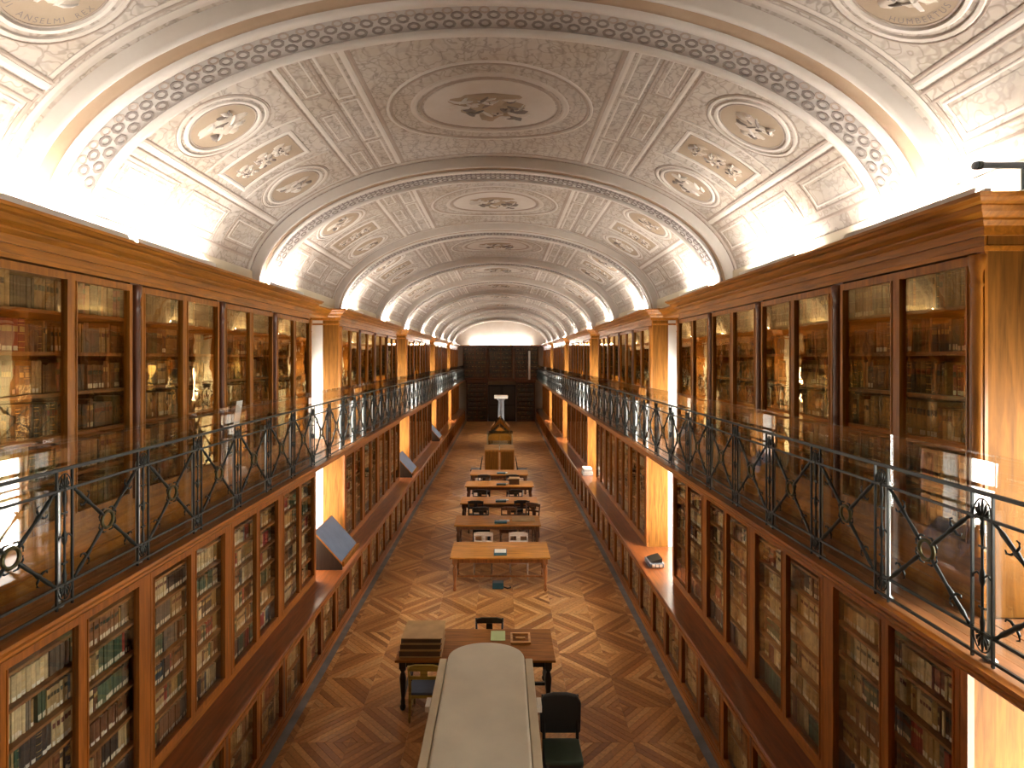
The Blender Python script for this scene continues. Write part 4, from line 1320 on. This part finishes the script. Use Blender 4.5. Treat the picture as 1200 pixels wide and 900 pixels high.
chair(0.52, 12.90, 0, 'wood_pale', 'wood_leg', 'pale slat-back chair behind the orange-brown table, right of two')
i = 0
CH = [(-0.42, 15.12, 0.1, 'wood_ebony', 'dark chair behind the third table, left side'), (0.30, 15.12, -0.1, 'wood_leg', 'brown chair behind the third table, towards the middle'), (0.88, 15.60, -0.5, 'wood_leg', 'brown chair behind the third table, turned at its right end'),
      (-0.55, 17.15, 0, 'wood_ebony', 'black chair behind the fourth table, left side'), (0.55, 17.15, 0, 'wood_ebony', 'black chair behind the fourth table, right side'),
      (-0.62, 16.33, PI, 'wood_ebony', 'black chair before the fourth table, left end'), (0.70, 16.37, PI, 'wood_ebony', 'black chair before the fourth table, right end'),
      (-0.5, 19.4, 0, 'wood_ebony', 'black chair behind the fifth table, left side'), (0.5, 19.4, 0, 'wood_ebony', 'black chair behind the fifth table, right side'),
      (-0.95, 23.2, -PI/2, 'wood_ebony', 'black chair against the left flank of the catalogue cabinets'), (0.95, 23.2, PI/2, 'wood_ebony', 'black chair against the right flank of the catalogue cabinets')]
for (x, y, rz, fm, lb) in CH: chair(x, y, rz, fm, 'black_leather' if fm == 'wood_ebony' else 'wood_leg', lb)

# ---- long beige case in the foreground
Zt = 1.20
r = empty('covered_showcase', (-0.06, 5.3, 0))
tag(r, 'long beige cloth-covered showcase with rounded end in the foreground', 'showcase')
n = 24
hw = 0.488
poly = [(-hw, -1.9), (hw, -1.9), (hw, 1.88)] + [(hw * math.cos(PI * i / n), 1.88 + 0.37 * math.sin(PI * i / n)) for i in range(1, n)] + [(-hw, 1.88)]
MB().prism(poly, 'Z', 0.72, Zt).build('cover', 'cover_cloth', r, 0.025)
for sx in (-1, 1):
    x0, x1 = (hw + 0.006, hw + 0.10)
    MB().box(sx * x0, sx * x1, -1.9, 1.86, 0.80, Zt - 0.012).build('side_flap', 'cover_edge', r, 0.01)
    MB().box(sx * (x1 + 0.001), sx * (x1 + 0.055), 0.88, 1.05, Zt - 0.09, Zt - 0.02).build('side_block', 'cover_white', r, 0.006)
MB().box(-0.40, 0.40, -1.7, 1.7, 0.10, 0.719).build('stand', 'wood_ebony', r)
MB().box(-0.44, 0.44, -1.76, 1.76, 0.0, 0.099).build('plinth', 'wood_ebony', r)

# ---- things on the tables
def folio(x, y, z, w, d, h, rz, label, cm='board_brown', sm='board_side'):
    r = empty('folio_volume', (x, y, z), rz); tag(r, label, 'book', 'brown folios stacked on the front table')
    MB().box(-w/2, w/2, -d/2, d/2, h - 0.012, h).build('cover', cm, r)
    MB().box(-w/2, w/2, -d/2, d/2, 0.0, 0.012).build('cover', cm, r)
    MB().box(-w/2, -w/2 + 0.012, -d/2, d/2, 0.0121, h - 0.0121).build('spine', sm, r)
    MB().box(-w/2 + 0.013, w/2 - 0.02, -d/2 + 0.01, d/2 - 0.015, 0.0121, h - 0.0121).build('page_block', sm, r)
    return r
z = 0.7515
for i, (dw, hh) in enumerate(((0.60, 0.10), (0.59, 0.09), (0.58, 0.08))):
    folio(-1.02 + 0.01 * i, 8.27, z, dw, 0.55, hh, 0.0, ('big brown folio at the bottom of the front table stack', 'big brown folio in the middle of the front table stack', 'tan topped folio on top of the front table stack')[i])
    z += hh + 0.001
o = MB().box(-0.11, 0.11, -0.15, 0.15, 0.0, 0.006).build('paper_sheet', 'paper_green'); o.location = (0.08, 8.62, 0.752)
tag(o, 'pale green sheet lying on the front table', 'paper')
o = empty('document_tray', (0.42, 8.52, 0.752)); tag(o, 'shallow tan wooden tray on the front table', 'tray')
MB().box(-0.15, 0.15, -0.15, 0.15, 0, 0.01).build('tray_base', 'wood_table_dark', o)
for a in ((-0.15, 0.15, -0.15, -0.12), (-0.15, 0.15, 0.12, 0.15), (-0.15, -0.12, -0.12, 0.12), (0.12, 0.15, -0.12, 0.12)):
    MB().box(*a, 0.0101, 0.03).build('tray_edge', 'wood_honey', o)
MB().box(-0.07, 0.07, -0.02, 0.02, 0.0101, 0.03).build('tray_divider', 'wood_honey', o)
# book rest on second table
o = empty('book_rest', (0.10, 12.25, 0.7515)); tag(o, 'white-topped dark teal book rest on the orange-brown table', 'book rest')
MB().prism([(-0.12, 0.0), (0.14, 0.0), (0.14, 0.05), (-0.12, 0.012)], 'X', -0.14, 0.14).build('rest_base', 'teal_plastic', o)
MB().prism([(-0.02, 0.029), (0.135, 0.051), (0.135, 0.058), (-0.02, 0.036)], 'X', -0.125, 0.125).build('page', 'paper', o)
o = empty('floor_socket_box', (0.07, 12.28, 0)); tag(o, 'teal floor socket box under the front of the orange-brown table', 'socket box')
MB().box(-0.14, 0.10, -0.09, 0.09, 0, 0.13).build('box_body', 'teal_plastic', o, 0.01)
MB().box(-0.12, 0.08, -0.07, 0.07, 0.131, 0.14).build('box_lid', 'grey_metal', o)
MB().tube([(0.1, 0.0, 0.02), (0.18, -0.06, 0.012), (0.26, -0.02, 0.012), (0.24, 0.08, 0.012)], 0.011, 6).build('cable', 'iron', o)
for i, y in enumerate((14.55, 16.7, 18.9, 20.75)):
    o = empty('table_socket', (0.10, y, 0.7515)); tag(o, 'dark teal socket block on the %s reading table' % ORD[i + 2], 'socket box', 'socket blocks on the reading tables')
    MB().box(-0.16, 0.16, -0.08, 0.08, 0, 0.05).build('block_body', 'teal_plastic', o, 0.01)
    MB().box(-0.13, 0.13, -0.05, 0.05, 0.051, 0.057).build('socket_plate', 'grey_metal', o)
    MB().box(0.10 - 0.13, 0.10 + 0.13, 0.10, 0.22, 0.0, 0.02).build('paper_rest', 'paper', o)
for i, (x, y, w, h) in enumerate(((0.55, 19.1, 0.36, 0.2),)):
    folio(x, y, 0.7515, w, 0.35, h, 0, 'brown box-like volume on the fifth reading table')
folio(0.70, 14.85, 0.7515, 0.6, 0.4, 0.03, 0, 'flat brown volume on the third reading table')

# ---- catalogue cabinets
for i, x in enumerate((-0.30, 0.34)):
    o = empty('catalogue_cabinet', (x, 23.4, 0)); tag(o, 'tall wooden catalogue cabinet, %s of the pair in mid hall' % ('left', 'right')[i], 'cabinet', 'catalogue cabinets in mid hall')
    MB().box(-0.29, 0.29, 0, 0.5, 0.08, 1.19).build('carcass', 'wood_case', o)
    MB().box(-0.25, 0.25, -0.02, -0.001, 0.14, 1.12).build('back_board', 'wood_panel', o)
    MB().prism([(-0.03, 1.191), (0.53, 1.191), (0.53, 1.34), (0.45, 1.34), (-0.03, 1.23)], 'X', -0.305, 0.305).build('sloped_top', 'wood_honey', o)
    for sx in (-1, 1): MB().box(sx * 0.29 - sx * 0.05, sx * 0.29, 0.0, 0.5, 0.0, 0.079).build('foot', 'wood_leg', o)
# ---- vitrines further down
def vitrine(x, y, w, d, h, label, gable=False):
    o = empty('display_case', (x, y, 0)); tag(o, label, 'display case', 'glass display cases down the hall')
    MB().box(-w/2, w/2, -d/2, d/2, 0.70, 0.80).build('tray', 'wood_case', o)
    me = turned_leg(0.70, 0.045, 'leg', 'wood_leg')
    for sx in (-1, 1):
        for sy in (-1, 1): link_mesh('leg', me, o, (sx * (w/2 - 0.07), sy * (d/2 - 0.07), 0))
    if gable:
        for sx in (-1, 1):
            MB().prism([(0, h), (0, h - 0.05), (sx * (w/2 + 0.02), 0.85), (sx * (w/2 + 0.02), 0.90)], 'Y', -d/2, d/2).build('sloped_lid', 'wood_panel', o)
            MB().prism([(0.02 * sx, h + 0.004), (0.02 * sx, h - 0.002), (sx * (w/2 - 0.03), 0.93), (sx * (w/2 - 0.03), 0.936)], 'Y', -d/2 + 0.06, d/2 - 0.06).build('glass_lid', 'vitrine_glass', o)
        MB().prism([(-w/2, 0.801), (w/2, 0.801), (w/2, 0.85), (0, h - 0.06), (-w/2, 0.85)], 'Y', -d/2 + 0.01, d/2 - 0.01).build('case_body', 'wood_case', o)
    else:
        for sx in (-1, 1):
            for sy in (-1, 1): MB().box(sx*w/2 - 0.015, sx*w/2 + 0.015, sy*d/2 - 0.015, sy*d/2 + 0.015, 0.801, h).build('corner_post', 'steel', o)
        for sy in (-1, 1): MB().box(-w/2 + 0.016, w/2 - 0.016, sy*d/2 - 0.003, sy*d/2 + 0.003, 0.801, h).build('glass_side', 'vitrine_glass', o)
        for sx in (-1, 1): MB().box(sx*w/2 - 0.003, sx*w/2 + 0.003, -d/2 + 0.016, d/2 - 0.016, 0.801, h).build('glass_side', 'vitrine_glass', o)
        MB().box(-w/2 - 0.02, w/2 + 0.02, -d/2 - 0.02, d/2 + 0.02, h + 0.001, h + 0.03).build('top_frame', 'vitrine_glass', o)
        MB().box(-w/2 + 0.1, w/2 - 0.1, -d/2 + 0.1, d/2 - 0.1, 0.801, 0.86).build('book_cradle', 'paper', o)
    return o
vitrine(0.02, 26.2, 1.15, 0.9, 1.55, 'upright glass display case behind the catalogue cabinets')
vitrine(0.0, 30.2, 1.25, 1.4, 1.45, 'wooden double-sloped display case behind the upright glass one', gable=True)
vitrine(0.0, 33.6, 1.1, 1.3, 1.5, 'second wooden double-sloped display case farther down the hall', gable=True)
o = empty('pedestal', (0.05, 37.0, 0)); tag(o, 'grey stone pedestal topped with a white slab near the far door', 'pedestal')
MB().box(-0.35, 0.35, -0.3, 0.3, 0, 0.2).build('pedestal_base', 'stone_border', o)
MB().lathe([(0.26, 0.201), (0.22, 0.26), (0.20, 1.3), (0.18, 2.2), (0.26, 2.3), (0.30, 2.38)], n=14).build('shaft', 'stone_border', o)
MB().box(-0.44, 0.44, -0.3, 0.3, 2.381, 2.58).build('white_slab', 'cover_white', o)

# ---- sloped blue display desks at the left windows, devices at the right windows
for i, k in enumerate((1, 2, 3)):
    g0, g1 = gap(k)
    o = empty('sloped_display_desk', (0, g0 + 0.52, LEDGE_Z)); tag(o, 'sloped desk with blue-grey panel on the left ledge, %s window from front' % ORD[i], 'display desk', 'sloped blue display desks at the left windows')
    L = 1.13
    for y in (0, L - 0.03):
        MB().prism([(-2.86, 0.0), (-2.86, 0.09), (-3.40, 0.69), (-3.44, 0.69), (-3.44, 0.0)], 'Y', y, y + 0.03).build('shade_board', 'wood_ebony', o)  # added dark board standing for the shade under the open desk
    MB().prism([(-2.86, 0.091), (-2.86, 0.115), (-3.40, 0.715), (-3.40, 0.691)], 'Y', 0, L).build('desk_board', 'wood_case', o)
    MB().prism([(-2.885, 0.143), (-2.885, 0.150), (-3.385, 0.706), (-3.385, 0.699)], 'Y', 0.02, L - 0.02).build('blue_panel', 'blue_cloth', o)
    MB().box(-2.86, -2.825, 0, L, 0.06, 0.15).build('front_lip', 'wood_panel', o)
o = empty('card_reader', (3.08, 10.85, LEDGE_Z)); tag(o, 'small dark grey device on the right window ledge', 'device')
MB().box(-0.15, 0.13, -0.20, 0.20, 0.001, 0.09).build('device_body', 'grey_metal', o, 0.015)
MB().prism([(-0.12, 0.091), (0.10, 0.091), (0.10, 0.17), (-0.10, 0.11)], 'Y', -0.16, 0.16).build('device_screen', 'iron', o)
for j in range(3):
    MB().box(-0.10 + 0.07 * j, -0.05 + 0.07 * j, -0.215, -0.201, 0.02, 0.07).build('device_button', 'cover_white', o)
for j, (w, h) in enumerate(((0.34, 0.06), (0.32, 0.05), (0.30, 0.05), (0.28, 0.05))):
    zz = LEDGE_Z + 0.001 + j * 0.061
    r = empty('flat_volume', (3.05, 19.3, zz)); tag(r, 'pale flat volume, %s up in the pile on the right ledge by second window' % ORD[j], 'book', 'pile of pale volumes on the right ledge')
    MB().box(-w/2, w/2, -0.22, 0.22, 0, 0.008).build('cover', 'paper' if j % 2 else 'blue_cloth', r)
    MB().box(-w/2, w/2, -0.22, 0.22, h - 0.008, h).build('cover', 'paper' if j % 2 else 'grey_metal', r)
    MB().box(-w/2 + 0.01, w/2 - 0.01, -0.21, 0.21, 0.0085, h - 0.0085).build('page_block', 'paper', r)
# notice on the left gallery
o = MB().prism([(4.15, 7.13), (4.45, 7.22), (4.45, 7.38), (4.15, 7.29)], 'X', -3.262, -3.256)
o.v = [(x, z_, y_) for (x, y_, z_) in o.v]
o = o.build('paper_notice', 'paper'); tag(o, 'white paper notice fixed to a left gallery bookcase door', 'notice')
